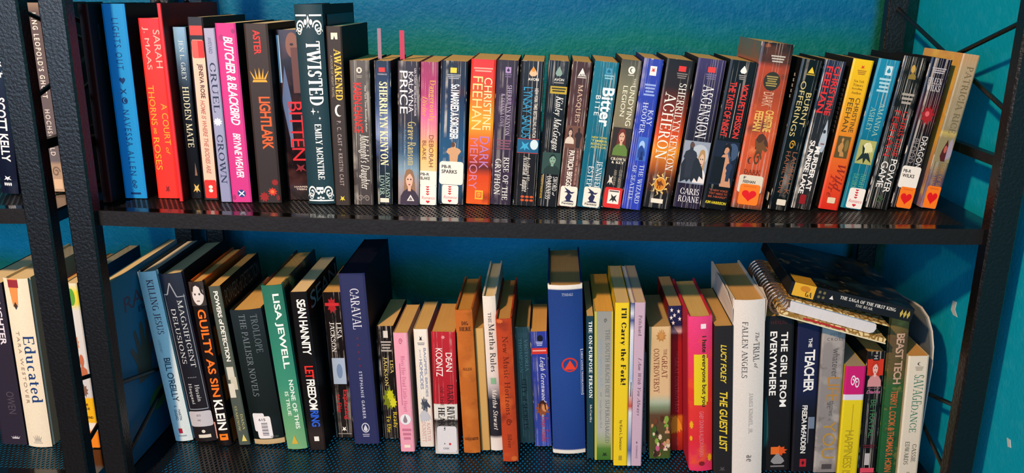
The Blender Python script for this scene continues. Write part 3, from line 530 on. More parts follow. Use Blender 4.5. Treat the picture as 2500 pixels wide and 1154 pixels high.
# ---- upper shelf, left to right
book('black_l', P_, 'black book with a dark red spine, leftmost on the upper shelf behind the post', smat('#4a0a0a'), '#070707', CREAM,
     [S('cover_mark', 'rect', .1+.05*i, .13+.05*i, .1+.13*i, .18+.13*i, '#1c1c1c', on='R') for i in range(6)], TR, UP)
book('lights', P_, 'bright blue paperback with dark blue lettering, hearts and black right side', smat('#0f86cf', 0, .5), '#0a0d14', CREAM,
     [ti('LIGHTS OUT', .38, .66, .07, .325, '#0b3f7d', 'w'), S('spine_heart', 'heart', .4, .66, .365, .4, '#0a2f66'), tx('X', .4, .64, .42, .45, '#0a2f66', 'b'), S('spine_ball', 'disc', .4, .66, .465, .5, '#0a2f66'), S('spine_ball', 'crescent', .46, .6, .47, .495, '#0f86cf'),
      au('NAVESSA ALLEN', .38, .66, .53, .875, '#0b3f7d', 'w'), lg('scroll', .42, .62, .9, .925, '#0a2f66'), lg('scrollm', .42, .62, .925, .945, '#0a2f66'), lg('rect', .3, .75, .968, .978, '#0a2f66')], TR, UP)
book('maas', P_, 'orange-red paperback with pink author name and gold title on two lines', smat([(0, '#d8242a'), (.3, '#e22a1e'), (1, '#e02a1c')], 0, .42), '#8c1212', CREAM,
     [au('SARAH', .62, .92, .06, .265, '#f2a79c'), au('J. MAAS', .14, .42, .045, .275, '#f2a79c'), ti('A COURT', .62, .9, .46, .69, '#e09a1e'), tx('of', .64, .82, .705, .745, '#e09a1e', 'i'), ti('THORNS', .1, .38, .36, .58, '#e09a1e'), tx('AND', .16, .3, .595, .63, '#e09a1e', 'b'), ti('ROSES', .1, .38, .65, .835, '#e09a1e'), lg('bird', .4, .62, .925, .965, '#7a1010')], TR, UP)
book('thinred', P_, 'very thin tall red book with a dark red side, beside the orange-red paperback', smat('#c9252b'), '#6d0d10', CREAM, [], .165, UP)
book('hidden', P_, 'narrow black paperback with sky-blue top and a small gold emblem at the foot', smat([(0, '#7d9fbd'), (.1, '#6e90ae'), (.22, '#42556a'), (.36, '#15161c'), (1, '#0d0c10')], 0, .22), '#0b0b0d', CREAM,
     [au('JEN L. GREY', .35, .72, .07, .3, '#c3cdd0', 's'), ti('HIDDEN MATE', .3, .78, .335, .69, '#d9cfae', 's'), S('spine_emblem', 'tri', .6, .8, .78, .86, '#7a5a44'), lg('bird', .35, .9, .91, .965, '#e0ad55')], TR, UP)
book('jeneva', P_, 'slim black-edged paperback with a pink rounded panel and red blocks', smat('#241b1d'), '#120e10', CREAM,
     [S('spine_block', 'rect', .1, .92, .045, .095, '#dd3a30'), S('spine_panel', 'round', .12, .94, .118, .99, '#f3b8a2'), S('spine_block', 'round', .14, .93, .12, .215, '#e4554a'), S('spine_block', 'rect', .55, .93, .125, .21, '#d7261d'),
      au('JENEVA ROSE', .36, .74, .245, .43, '#3a2320', 'b'), tx('HOME IS WHERE THE BODIES ARE', .36, .66, .44, .85, '#a5685c', 'bi'), S('spine_block', 'round', .13, .93, .885, .99, '#d3281f'), lg('disc', .4, .68, .915, .935, '#f4d9cf'), lg('disc', .4, .68, .936, .956, '#f4d9cf')], TR, UP)
book('cruel', P_, 'slim lavender-grey paperback with a pale chip halfway down', smat([(0, '#9a9dbb'), (1, '#8489ae')], 0, .5), '#5a5d7c', CREAM,
     [tx('AVEYARD', .3, .62, .05, .14, '#6d7090', 'b'), ti('CRUEL', .22, .78, .19, .47, '#252942', 's'), S('worn_chip', 'burst', .05, .9, .5, .55, '#d4d6e4'), ti('CROWN', .22, .78, .6, .89, '#252942', 's')], TR, UP)
book('butcher', P_, 'magenta pink paperback with white brush lettering and a navy roundel', smat('#c4307f', 0, .5), '#0d0a0b', CREAM,
     [S('spine_spot', 'disc', .12, .38, .06, .095, '#a32a6c'), S('spine_spot', 'disc', .76, .92, .03, .055, '#8e2a62'), ti('BUTCHER & BLACKBIRD', .34, .8, .07, .555, '#f6dbe6', 'bin'), au('BRYNNE WEAVER', .36, .74, .6, .855, '#f6dbe6', 'bin'), lg('disc', .32, .72, .925, .97, '#2b3a78'), tx('X', .38, .66, .93, .965, '#f2eef2', 'b'), S('spine_spot', 'disc', .04, .2, .955, .985, '#9a2866')], TR, UP)
book('lightlark', P_, 'dark brown paperback with a gold crown, orange title and red flowers at the foot', smat([(0, '#352824'), (1, '#2a1f1d')], 0, .5), '#0c0909', CREAM,
     [au('ASTER', .36, .66, .035, .165, '#e02a1e', 'b'), S('spine_crown', 'crown', .1, .9, .235, .315, '#d99a2a'), ti('LIGHTLARK', .38, .86, .395, .69, '#d0581e', 'bn'),
      S('spine_flower', 'burst', .62, .95, .86, .9, '#8a1c18'), S('spine_flower', 'burst', .44, .86, .91, .96, '#c0301c'), S('spine_flower', 'disc', .56, .72, .925, .945, '#e06a30'), S('spine_flower', 'burst', .05, .5, .935, .995, '#8c1a16'), S('spine_flower', 'burst', .78, .98, .95, .99, '#6e1512')], TR, UP)
book('bitten', P_, 'dark photo-print paperback with red title, set back beside the tall teal hardcover', smat([(0, '#2a1c1e'), (.5, '#1c1216'), (1, '#130b0d')], 0, .16, [('#4a2c2a', 30, .5, .7)]), '#0a0708', CREAM,
     [pic('disc', .42, .99, .015, .16, '#7c5242'), pic('rect', .62, .99, .1, .36, '#5c362e'), pic('disc', .6, .76, .075, .09, '#2a1814'), S('cover_streak', 'rect', .05, .16, .03, .3, '#9db7d2'), S('cover_streak', 'diamond', .08, .5, .2, .62, '#4d5f86'), S('cover_streak', 'rect', .3, .44, .45, .68, '#5c6c92'),  # pale blue streak at upper left: gloss highlight put into the colour
      ti('BITTEN', .34, .92, .41, .76, '#c4181c', 'n'), S('cover_streak', 'bird', .4, .9, .78, .83, '#7a1214'), hx('HARPER', .3, .9, .915, .925, '#c9b8ac', 'b'), hx('TEEN', .38, .84, .93, .94, '#c9b8ac', 'b')], TR, UP)
fil = []
for (v0, v1, fl_) in ((.075, .145, 0), (.905, .975, 1)):
    if fl_ == 0: fil += [S('filigree', 'rect', .05, .44, .048, .056, '#dfe6e8'), S('filigree', 'rect', .54, .95, .048, .056, '#dfe6e8'), S('filigree', 'fleur', .34, .64, .05, .115, '#dfe6e8')]
    else: fil += [S('filigree', 'rect', .05, .95, .978, .985, '#dfe6e8'), S('filigree', 'fleur', .36, .64, .955, .98, '#dfe6e8'), T('publisher_logo', 'B', .36, .62, .91, .95, '#dfe6e8', 'sb')]
    fil += [S('filigree', 'scroll', .06, .36, v0, v1-.012, '#dfe6e8'), S('filigree', 'scrollm', .62, .94, v0, v1-.012, '#dfe6e8'), S('filigree', 'scrollm', .03, .24, v0+.035, v1, '#c3ccd0'), S('filigree', 'scroll', .76, .97, v0+.035, v1, '#c3ccd0')]
book('twisted', H_, 'dark teal hardcover with white filigree and white serif title, tallest in the upper row', smat('#0f303a', 0, .5), '#05090c', CREAM,
     fil+[ti('TWISTED', .36, .84, .175, .49, '#eef1f0', 'sb'), S('spine_star', 'spark', .36, .54, .5, .54, '#eef1f0'), S('spine_star', 'spark', .58, .66, .515, .53, '#eef1f0'), S('spine_star', 'spark', .62, .72, .545, .565, '#eef1f0'), au('EMILY MCINTIRE', .46, .7, .585, .87, '#dfe6e6', 'sb'),
          S('cover_panel', 'rect', .08, .95, .05, .5, '#08202a', on='R'), S('cover_panel', 'drop', .3, .75, .09, .5, '#03070a', on='R')], HD, UP)
book('awakened', P_, 'dark brown paperback with gold title and a white crescent, beside the teal hardcover', smat('#31251f', 0, .5), '#0a0b0a', CREAM,
     [lg('rect', .3, .72, .035, .07, '#e9dfc0'), lg('tri', .42, .6, .05, .075, '#31251f'), ti('AWAKENED', .42, .88, .12, .4, '#e3b93e', 'sb'), tx('A HOUSE OF NIGHT NOVEL', .18, .34, .155, .385, '#8d7f6a', 'b'), S('spine_moon', 'crescent', .3, .72, .425, .49, '#f3efe4'), au('P. C. CAST + KRISTIN CAST', .38, .66, .515, .885, '#9a8b88', 'bw'), lg('bird', .32, .68, .945, .975, '#e8c62c')], TR, UP)
book('midnight', P_, 'grey-brown pocket paperback with red outlined author and white script, first of the pocket books', smat([(0, '#57504b'), (1, '#3a3230')], .6, .4), '#191616', TAN,
     [lg('disc', .34, .62, .045, .085, '#d8cfc2'), lg('rect', .42, .54, .055, .075, '#57504b'), *lines(2, .34, .62, .1, .12, '#9a9088'), au('KAREN CHANCE', .14, .58, .15, .49, '#c92b20', 'bn'), tx('New York Times Bestselling Author', .68, .82, .165, .485, '#d9d2c8', 'i'), ti("Midnight's Daughter", .3, .85, .5, .89, '#e6e0d8', 'si'), lg('scroll', .2, .5, .93, .97, '#8a807a'), lg('scrollm', .5, .8, .93, .97, '#8a807a')], MM, UP)
book('fantasy', P_, 'blue-black pocket paperback with tall cream author name and a white box at the foot', smat([(0, '#1d2436'), (.3, '#31446c'), (.5, '#7d8fb8'), (.62, '#2c3d68'), (.75, '#1d2a35'), (1, '#131a18')], 1, .3, [('#161c2c', 40, .55, .68)]), '#0d0f14', TAN,
     [lg('rect', .28, .66, .045, .075, '#d8322a'), hx('PAPERBACKS', .22, .78, .085, .095, '#a9a9b4', 'b'), au('SHERRILYN KENYON', .28, .78, .14, .72, '#e9ddb0', 'sb'), ti('FANTASY', .6, .84, .77, .955, '#a9c9bc', 's'), ti('LOVER', .22, .5, .79, .935, '#a9c9bc', 's'), S('price_box', 'rect', .22, .78, .955, .985, '#e3d6c6')], MM, UP)
book('kalayna', P_, 'dark plum pocket paperback with a woman in a dark dress at the foot', smat([(0, '#2e2733'), (.4, '#2a2632'), (.62, '#33506e'), (.75, '#7c98ac'), (.85, '#9c8f92'), (1, '#6f6470')], .8, .4), '#17131a', TAN,
     [tx('USA TODAY BESTSELLING AUTHOR', .76, .86, .045, .37, '#bfb4c0', 'b'), au('KALAYNA', .5, .72, .07, .345, '#dcd5dc', ''), au('PRICE', .1, .46, .065, .355, '#efe9ee', ''), ti('Grave Ransom', .46, .84, .41, .715, '#c9b87c', 's'), tx('An Alex Craft Novel', .28, .4, .46, .66, '#6d8fb0', 'i'), *portrait(.1, .98, .74, .998, '#8d6a4c', '#d9ae98', '#3a2c3c'), lg('tri', .42, .78, .925, .97, '#e2dcd8'), lg('tri', .5, .7, .94, .965, '#6f6470')], MM, UP)
book('blake', P_, 'pink to orange pocket paperback with a white library sticker', smat([(0, '#93315c'), (.22, '#a8386a'), (.36, '#e0629a'), (.5, '#ee8f86'), (.6, '#f2b24e'), (.76, '#f3c88a'), (.8, '#ece0cc'), (1, '#ece0cc')], .8, .4), '#7c2b4c', TAN,
     [ti('Dangerously', .46, .86, .125, .405, '#d9a54a', 's'), ti('Divine', .12, .42, .235, .37, '#d9a54a', 'si'), au('DEBORAH', .52, .78, .5, .725, '#7a4430', ''), au('BLAKE', .14, .36, .54, .675, '#7a4430', ''), stk('rect', 0, 1, .755, .855, '#ece6da'), hx('PB-R', .04, .56, .768, .788, '#26221f', 'b'), hx('BLAKE', .04, .6, .796, .818, '#26221f', 'b'), *label_romance(0.02, .98, .855, 1)], MM, UP)
book('sorcerer', P_, 'navy creased pocket paperback with a bare-chested figure above two white stickers', smat([(0, '#1a1c28'), (.25, '#1d2b4a'), (.5, '#1f4a72'), (.75, '#2b5a80'), (1, '#17232f')], 1.3, .3, [('#3a1c28', 34, .58, .7)]), '#14161e', TAN,
     [lg('rect', .36, .6, .045, .08, '#e5c63a'), *lines(3, .24, .76, .09, .125, '#9da3b0'), ti('So I MARRIED A SORCERER', .4, .72, .155, .535, '#eceef0', 'bn'), pic('man', .28, .86, .555, .72, '#c99a72'), pic('disc', .46, .62, .555, .59, '#5a3d2c'), *label_pbr(.692, .857, 'SPARKS'), *label_romance(.16, .8, .86, .998)], MM, UP)
book('darkmem', P_, 'fiery red and orange pocket paperback with two-line author and lilac title', smat([(0, '#d32a24'), (.12, '#d6382a'), (.2, '#cc4a1c'), (.42, '#f0a428'), (.55, '#e2641a'), (.68, '#a83412'), (.74, '#5c2420'), (.8, '#d24412'), (1, '#dd5a18')], 0, .34, [('#8a2410', 36, .58, .75)]), '#a5301a', TAN,
     [*lines(2, .12, .88, .055, .09, '#ef9a8c'), au('CHRISTINE', .56, .88, .12, .475, '#f2dfa8', ''), au('FEEHAN', .1, .5, .115, .475, '#f6d488', ''), ti('DARK', .48, .86, .52, .745, '#b07ab8', ''), ti('MEMORY', .08, .42, .535, .895, '#c77a9a', ''), lg('rect', .36, .7, .9, .965, '#e8a82c'), lg('rect', .42, .64, .912, .953, '#d2501a'), tx('B', .46, .6, .917, .948, '#e8a82c', 'b')], MM, UP)
book('gryphon', P_, 'dark purple pocket paperback with white two-line title near the foot', smat([(0, '#2a212e'), (.15, '#32203a'), (1, '#2b1c30')], .3, .42, [('#5a2a62', 32, .64, .8)]), '#17101a', TAN,
     [lg('rect', .42, .68, .045, .085, '#a78cc0'), lg('drop', .48, .62, .05, .075, '#32203a'), *lines(2, .4, .72, .09, .12, '#6c5a7c'), au('SHERRILYN KENYON', .55, .76, .165, .51, '#c0afca', 's'), au('& DIANNA LOVE', .28, .46, .225, .45, '#b3a0be', 's'), *lines(4, .18, .86, .54, .615, '#7c4a5c'), ti('RISE OF THE', .56, .82, .66, .965, '#efeae6', 's'), ti('GRYPHON', .16, .44, .675, .93, '#efeae6', 's')], MM, UP)
book('lynsay', P_, 'black creased pocket paperback with a peach flame emblem and blue picture band', smat('#171314', 1.8, .3), '#0e0b0b', TAN,
     [lg('drop', .38, .72, .035, .1, '#f3b48c'), lg('drop', .46, .64, .035, .07, '#ef8a2c'), hx('AVON', .34, .8, .112, .13, '#e9e2da', 'b'), tx('LYNSAY SANDS', .18, .58, .175, .52, '#2f8fbc', 'n'), tx('NEW YORK TIMES BESTSELLING AUTHOR', .66, .82, .18, .52, '#c9c4be', 'b'), pic('rect', .04, .98, .525, .625, '#17567e'), pic('disc', .6, .95, .53, .6, '#c9dbe4'), pic('bird', .15, .6, .545, .61, '#3aa0c8'), S('spine_rule', 'rect', .04, .98, .525, .53, '#a5342a'), S('spine_rule', 'rect', .04, .98, .622, .627, '#a5342a'), ti('Accidental Vampire', .26, .66, .645, .9, '#e9e5df', 'si'), *[lg('burst', .3+.2*i, .5+.2*i, .925, .945, '#c8541e') for i in range(3)], *[lg('burst', .3+.2*i, .5+.2*i, .95, .97, '#c8541e') for i in range(3)]], MM, UP)
book('kinley', P_, 'black pocket paperback with white script author and a green-grey face picture', smat('#0f0d0d', 1, .3), '#0c0a0a', TAN,
     [lg('drop', .38, .7, .035, .1, '#7f9a90'), hx('AVON', .34, .8, .115, .133, '#d9d4cc', 'b'), *lines(1, .34, .8, .14, .155, '#8a857e'), S('spine_band', 'rect', .2, .98, .168, .218, '#b59a24'), *lines(2, .26, .92, .178, .212, '#2a2408'), au('Kinley MacGregor', .42, .84, .232, .605, '#eeeae4', 'si'), pic('rect', .1, .98, .618, .77, '#2c463e'), *portrait(.2, .98, .622, .77, '#16241f', '#7ea08c', '#20302a', '#16241f', False), ti('SWORD', .68, .9, .785, .885, '#efebe6', 's'), tx('of', .7, .82, .895, .92, '#efebe6', 'i'), ti('DARKNESS', .38, .62, .785, .945, '#efebe6', 's'), tx('A LORDS OF AVALON NOVEL', .12, .22, .78, .945, '#c9a02c', 'b')], MM, UP)
book('masques', P_, 'maroon pocket paperback with white triangle emblem and a wizard sticker', smat([(0, '#3c201f'), (.4, '#4d2a26'), (.6, '#5a3830'), (1, '#552e2c')], .7, .42), '#241312', TAN,
     [lg('tri', .34, .74, .04, .095, '#e6e0da'), hx('ACE', .42, .68, .078, .094, '#3c201f', 'b'), *lines(1, .32, .76, .1, .112, '#c9bfb8'), ti('MASQUES', .38, .66, .15, .405, '#d9b89c', 's'), pic('rect', .06, .94, .43, .585, '#6b4636'), *portrait(.04, .5, .445, .555, '#3a241e', '#c9a892', '#d2c4b4'), pic('man', .5, .9, .44, .58, '#2d1c18'), au('PATRICIA BRIGGS', .3, .6, .6, .86, '#e6dcd2', 'bn'), tx('#1 NEW YORK TIMES BESTSELLER', .7, .82, .6, .84, '#b98c7c', 'b'), *label_fantasy(.08, .96, .852, .995)], MM, UP)
book('bitter', P_, 'teal pocket paperback with chunky white title and a wizard sticker', smat([(0, '#106a80'), (1, '#0d5c76')], 1.1, .3), '#0c2f3a', TAN,
     [lg('rect', .5, .76, .04, .08, '#3c8cb0'), lg('drop', .55, .7, .045, .07, '#0d5c76'), *lines(2, .46, .84, .085, .12, '#7fb4c4'), ti('Bitter', .46, .96, .17, .43, '#eef2f2', 'b'), ti('BITE', .22, .42, .225, .36, '#dfe8ea', 'w'), *[hx(t_, .26, .92, .5+.022*i, .515+.022*i, '#c2bb52', 'b') for i, t_ in enumerate(('NEW YORK', 'TIMES', 'BESTSELLING', 'AUTHOR'))], au('JENNIFER', .6, .86, .665, .87, '#e9eef0', 's'), au('ESTEP', .28, .52, .71, .85, '#e9eef0', 's'), *label_fantasy(.22, .94, .852, .995)], MM, UP)
book('undying', P_, 'olive-grey pocket paperback with a green-dressed woman and a red square sticker', smat([(0, '#45453a'), (.2, '#77745a'), (.42, '#7a7258'), (.62, '#5c4a38'), (.66, '#15110e'), (1, '#1c1613')], .4, .4, [('#3a3a2c', 28, .55, .72)]), '#1b1815', TAN,
     [lg('disc', .38, .72, .04, .09, '#eae6da'), lg('crescent', .46, .64, .05, .08, '#45453a'), *lines(1, .4, .7, .095, .105, '#c9c4b4'), tx('THE', .72, .82, .115, .16, '#e2dcc4', ''), ti('UNDYING', .6, .86, .165, .43, '#e9e3cc', ''), ti('LEGION', .26, .48, .17, .37, '#e9e3cc', ''), pic('rect', .06, .96, .445, .635, '#2c2018'), *portrait(.16, .92, .45, .634, '#6b2a1c', '#d2a68a', '#5f7c34'), hx('CROWN', .14, .9, .648, .668, '#e2d8c2', 'sb'), hx('& KEY', .2, .84, .673, .69, '#e2d8c2', 'sb'), hx('2', .4, .56, .697, .717, '#e2d8c2', 'sb'), au('CLAY GRIFFITH', .66, .82, .73, .86, '#b8ab96', 's'), au('AND SUSAN', .4, .54, .73, .84, '#b8ab96', 's'), pic('bird', .12, .42, .77, .84, '#d8d0c2'), stk('round', .06, .98, .855, .998, '#d22a26'), stk('rect', .26, .84, .872, .968, '#e8e2d8'), pic('bird', .34, .76, .9, .96, '#2a2626'), lg('rect', .3, .8, .877, .885, '#3a3434')], MM, UP)
book('kay', P_, 'royal blue pocket paperback with pale two-line lettering and a small blue picture', smat([(0, '#2a3da6'), (1, '#2b3fb4')], .5, .36), '#16205c', TAN,
     [lg('rect', .38, .72, .045, .105, '#e6e2e0'), lg('bird', .44, .66, .055, .085, '#cf3a30'), *lines(4, .24, .8, .16, .245, '#8fa4dc'), au('KAY', .62, .88, .325, .43, '#d2dcf2', 's'), au('HOOPER', .3, .56, .28, .485, '#d2dcf2', 's'), pic('rect', .34, .86, .505, .665, '#3f6ac4'), pic('disc', .42, .72, .53, .6, '#9fc0ea'), pic('wing', .4, .8, .56, .65, '#22408c'), pic('bust', .5, .72, .6, .66, '#16245c'), ti('THE WIZARD', .62, .86, .69, .955, '#c9d6f0', 's'), ti('OF SEATTLE', .26, .48, .7, .935, '#c9d6f0', 's')], MM, UP)
book('acheron', P_, 'thick brown pocket paperback glowing orange in the middle with a golden sun', smat([(0, '#17110f'), (.18, '#241510'), (.34, '#7a2812'), (.5, '#d2480f'), (.6, '#e08a1a'), (.7, '#b05a14'), (.78, '#5c2a10'), (.9, '#1a120e'), (1, '#0f0b09')], .5, .36), '#150f0c', TAN,
     [lg('rect', .46, .72, .04, .075, '#d6302a'), *lines(3, .42, .8, .085, .125, '#7a726c'), au('SHERRILYN KENYON', .58, .84, .15, .735, '#eae6dc', 's'), ti('ACHERON', .14, .54, .215, .665, '#f0ece2', 's'), S('spine_sun', 'sun', .08, .9, .74, .925, '#e6c070'), S('spine_sun', 'disc', .3, .68, .79, .875, '#cf7f1a'), pic('horse', .36, .62, .8, .865, '#6a3208'), S('price_box', 'rect', .26, .7, .935, .965, '#e6ddcc')], MM, UP)
book('ascension', P_, 'indigo pocket paperback with a winged couple picture and white name at the foot', smat([(0, '#3b3060'), (.2, '#2a2145'), (.5, '#1d1528'), (1, '#231830')], .4, .36), '#120e18', TAN,
     [lg('rect', .4, .68, .05, .085, '#d63a36'), *lines(3, .36, .74, .095, .135, '#6f668c'), ti('ASCENSION', .34, .74, .165, .52, '#ece8ee', 's'), pic('rect', .02, .98, .54, .83, '#8f98a8'), pic('disc', .3, .95, .56, .7, '#b4bcc6'), *portrait(.5, .98, .59, .82, '#b08a5c', '#d8b49c', '#e0d8d6'), pic('wing', .02, .9, .62, .825, '#23262f'), pic('man', .06, .56, .545, .79, '#2c2f3a'), pic('disc', .24, .4, .55, .585, '#5c4238'), H('author_lettering', 'CARIS', .16, .86, .862, .905, '#efeaf0', 's'), H('author_lettering', 'ROANE', .12, .9, .915, .958, '#efeaf0', 's')], MM, UP)
book('taste', P_, 'black pocket paperback with red two-line lettering and a seated woman picture', smat('#0e0b0c', .3, .3), '#0a0808', TAN,
     [lg('drop', .42, .66, .03, .08, '#ece8e2'), *lines(3, .4, .68, .09, .125, '#8f8a86'), au('VICKI PETTERSSON', .6, .84, .145, .505, '#d03228', 'bn'), S('spine_rule', 'rect', .5, .52, .145, .505, '#b9a8a0'), ti('THE TASTE OF NIGHT', .14, .4, .14, .505, '#d03228', 'bn'), pic('rect', .06, .95, .53, .83, '#141a2e'), pic('disc', .5, .95, .54, .66, '#3d5070'), pic('figure', .2, .92, .545, .84, '#c78f6c'), pic('hair', .34, .74, .545, .65, '#161014'), pic('rect', .1, .52, .64, .82, '#0a0a10'), pic('man', .6, .86, .64, .8, '#24304c'), *[hx(t_, .16, .86, .862+.022*i, .877+.022*i, '#a54a2e', 'b') for i, t_ in enumerate(('"A NEW VOICE', 'THAT NEEDS TO', 'BE HEARD"'))], hx('KIM HARRISON', .1, .9, .945, .965, '#e2cc2e', 'bi')], MM, UP)
book('tallorange', P_, 'tall orange paperback standing above its row with a dragon picture and orange heart sticker', smat([(0, '#1c1512'), (.06, '#3a2420'), (.11, '#4a2a22'), (.14, '#b0442a'), (.3, '#9c4024'), (.45, '#c2512a'), (.7, '#c8522c'), (.95, '#b04a2a'), (1, '#5a3a2c')], .7, .22, [('#5c3426', 34, .56, .72), ('#e0784a', 50, .6, .75)]), smat([(0, '#55605c'), (.1, '#6a5a4c'), (.14, '#c0522a'), (1, '#a8482a')], 0, .4, [('#8a4a34', 30, .5, .7)]), TAN,
     [*lines(3, .36, .8, .07, .115, '#b9b2a8'), S('seal', 'disc', .26, .78, .165, .275, '#2d2a1c'), *lines(5, .34, .7, .19, .255, '#a08c4c'), au('DARK', .34, .66, .285, .37, '#d8a888', ''), tx('CHRISTINE', .52, .78, .39, .52, '#e0b45a', 'bn'), tx('FEEHAN', .2, .46, .4, .52, '#e0b45a', 'bn'), pic('wing', .38, .8, .53, .63, '#4a2c1c'), pic('horse', .36, .8, .56, .68, '#6b4420'), pic('scroll', .42, .66, .64, .72, '#5a3a1c'), pic('crescent', .24, .36, .68, .72, '#4a2c1c'), hx('DARK', .2, .72, .755, .785, '#6a2a14', 's'), stk('round', .08, .86, .79, .9, '#d8cdba'), hx('F', .22, .3, .8, .815, '#2a2420', 'b'), hx('FEEHAN', .22, .62, .822, .84, '#2a2420', 'b'), *label_heart(.16, .82, .845, .975)], MM+.012, UP)
book('burnt', P_, 'black pocket paperback with thin gold title, right of the tall orange paperback', smat('#0d0b0b', .3, .22), '#0b0a0a', TAN,
     [lg('tri', .4, .72, .045, .085, '#e0c02c'), *lines(1, .36, .76, .09, .105, '#a58f2c'), ti('BURNT', .56, .82, .21, .43, '#cdbb7c', ''), ti('OFFERINGS', .2, .46, .14, .5, '#cdbb7c', ''), S('spine_emblem', 'scroll', .32, .62, .525, .58, '#c9962e'), au('LAURELL K.', .58, .82, .6, .9, '#8f5438', ''), au('HAMILTON', .26, .48, .6, .88, '#8f5438', ''), S('price_box', 'round', .34, .8, .925, .965, '#ddd2c0'), *[hx('%', .86, .92, .1+.035*i, .12+.035*i, '#d8d4cc', 'b', on='L') for i in range(5)], S('price_box', 'round', .86, .97, .9, .955, '#ddd2c0', on='L')], MM, UP)
book('murder', P_, 'dark striped pocket paperback with red two-line author and a pale half face', smat([(0, '#262c48'), (.3, '#1b1c26'), (.6, '#2a2728'), (1, '#221c1b')], 2, .3), '#0d0c0e', TAN,
     [au('CHRISTINE', .52, .82, .035, .355, '#d22a2c', 'b'), au('FEEHAN', .14, .46, .04, .345, '#d22a2c', 'b'), pic('drop', .62, .98, .38, .6, '#aab6c4'), pic('disc', .7, .84, .45, .475, '#2a2c36'), pic('rect', .72, .9, .54, .55, '#8a5a5c'), ti('MURDER AT', .52, .78, .565, .87, '#eeeae6', 'bn'), ti('SUNRISE LAKE', .22, .46, .53, .895, '#eeeae6', 'bn'), lg('round', .36, .66, .9, .965, '#8c1418'), *[hx('m', .82, .95, .14+.03*i, .16+.03*i, '#6d6a66', 'b', on='L') for i in range(12)], S('price_box', 'round', .84, .98, .86, .93, '#d8d0c0', on='L')], MM, UP)
book('wildfire', P_, 'yellow pocket paperback fading to red-orange with a script title', smat([(0, '#e8c012'), (.2, '#e6b018'), (.45, '#dd8a1c'), (.62, '#dc6a1e'), (.8, '#dd4a1c'), (1, '#d2281a')], 0, .32), '#15100c', TAN,
     [lg('bird', .42, .62, .035, .06, '#d0401c'), *lines(3, .3, .74, .068, .1, '#a8701c'), *[hx(t_, .24, .74, .13+.025*i, .146+.025*i, '#7a5412', 's') for i, t_ in enumerate(('#1 New York', 'Times', 'Bestselling', 'Author'))], au('CHRISTINE', .56, .78, .245, .47, '#5c4212', ''), au('FEEHAN', .2, .46, .25, .47, '#5c4212', ''), pic('rect', .14, .78, .5, .645, '#5a4a22'), pic('figure', .24, .62, .51, .635, '#b8854a'), pic('disc', .55, .74, .52, .6, '#7c6a34'), ti('Wild', .46, .86, .69, .87, '#8c2010', 'si'), ti('Fire', .22, .56, .76, .92, '#a02812', 'si'), S('price_box', 'round', .34, .74, .915, .955, '#e0c9a8'), *[hx('m', .84, .97, .14+.03*i, .16+.03*i, '#55504a', 'b', on='L') for i in range(12)]], MM, UP)
book('amanda', P_, 'sea-blue pocket paperback with pale green picture and white romance sticker', smat([(0, '#1b86a8'), (.4, '#16789a'), (.6, '#12667c'), (1, '#0f7288')], 1.1, .22), '#0d1d24', TAN,
     [lg('rect', .42, .72, .04, .1, '#c2dce6'), lg('drop', .48, .66, .05, .085, '#1b86a8'), *lines(4, .24, .78, .12, .22, '#a4cedc'), au('AMANDA', .56, .8, .275, .5, '#9fc4b4', 's'), au('ASHLEY', .2, .44, .31, .47, '#9fc4b4', 's'), pic('rect', .1, .88, .53, .69, '#a9a860'), pic('disc', .3, .7, .545, .63, '#e2dcc0'), pic('bird', .14, .84, .56, .69, '#1d2a2a'), pic('wing', .4, .8, .54, .62, '#d9d59c'), ti('NIGHT', .56, .8, .755, .87, '#5fae8c', 's'), ti('DESIRE', .2, .46, .76, .86, '#5fae8c', 's'), *label_romance(.2, .98, .855, .995)], MM, UP)
book('power', P_, 'black heavily creased pocket paperback with red author over white two-line title', smat([(0, '#1a1712'), (.2, '#14110f'), (1, '#12100f')], 2.4, .28), '#0c0b0b', TAN,
     [pic('bust', .36, .7, .06, .14, '#8a7230'), pic('disc', .4, .58, .05, .1, '#c09a4c'), *lines(3, .3, .84, .23, .31, '#a49c92'), au('CHRISTINE', .56, .8, .345, .64, '#b8241f', ''), au('FEEHAN', .18, .46, .345, .645, '#b8241f', ''), ti('POWER', .58, .88, .66, .885, '#eceae6', 'n'), ti('GAME', .22, .52, .68, .855, '#eceae6', 'n'), lg('scroll', .4, .7, .91, .955, '#3c5a3a')], MM, UP)
book('dragon', P_, 'navy to maroon creased pocket paperback with white label over an orange heart sticker', smat([(0, '#15162a'), (.2, '#1b1724'), (.34, '#4c1218'), (.42, '#2c0f12'), (.5, '#140f11'), (1, '#1a1216')], 1.2, .26), '#120f12', TAN,
     [*lines(3, .16, .82, .06, .1, '#b4b0b8'), H('author_lettering', 'EILEEN', .12, .78, .125, .165, '#dcd8de', 's'), H('author_lettering', 'WILKS', .12, .76, .17, .21, '#dcd8de', 's'), pic('burst', .2, .86, .3, .43, '#9c1d22'), pic('disc', .4, .6, .34, .375, '#d8606a'), ti('DRAGON', .58, .86, .505, .72, '#e2dfdc', ''), ti('BLOOD', .2, .46, .525, .69, '#8c8688', ''), *label_pbr(.71, .86, 'WILKS'), *label_heart(.22, .98, .852, .996)], MM, UP)
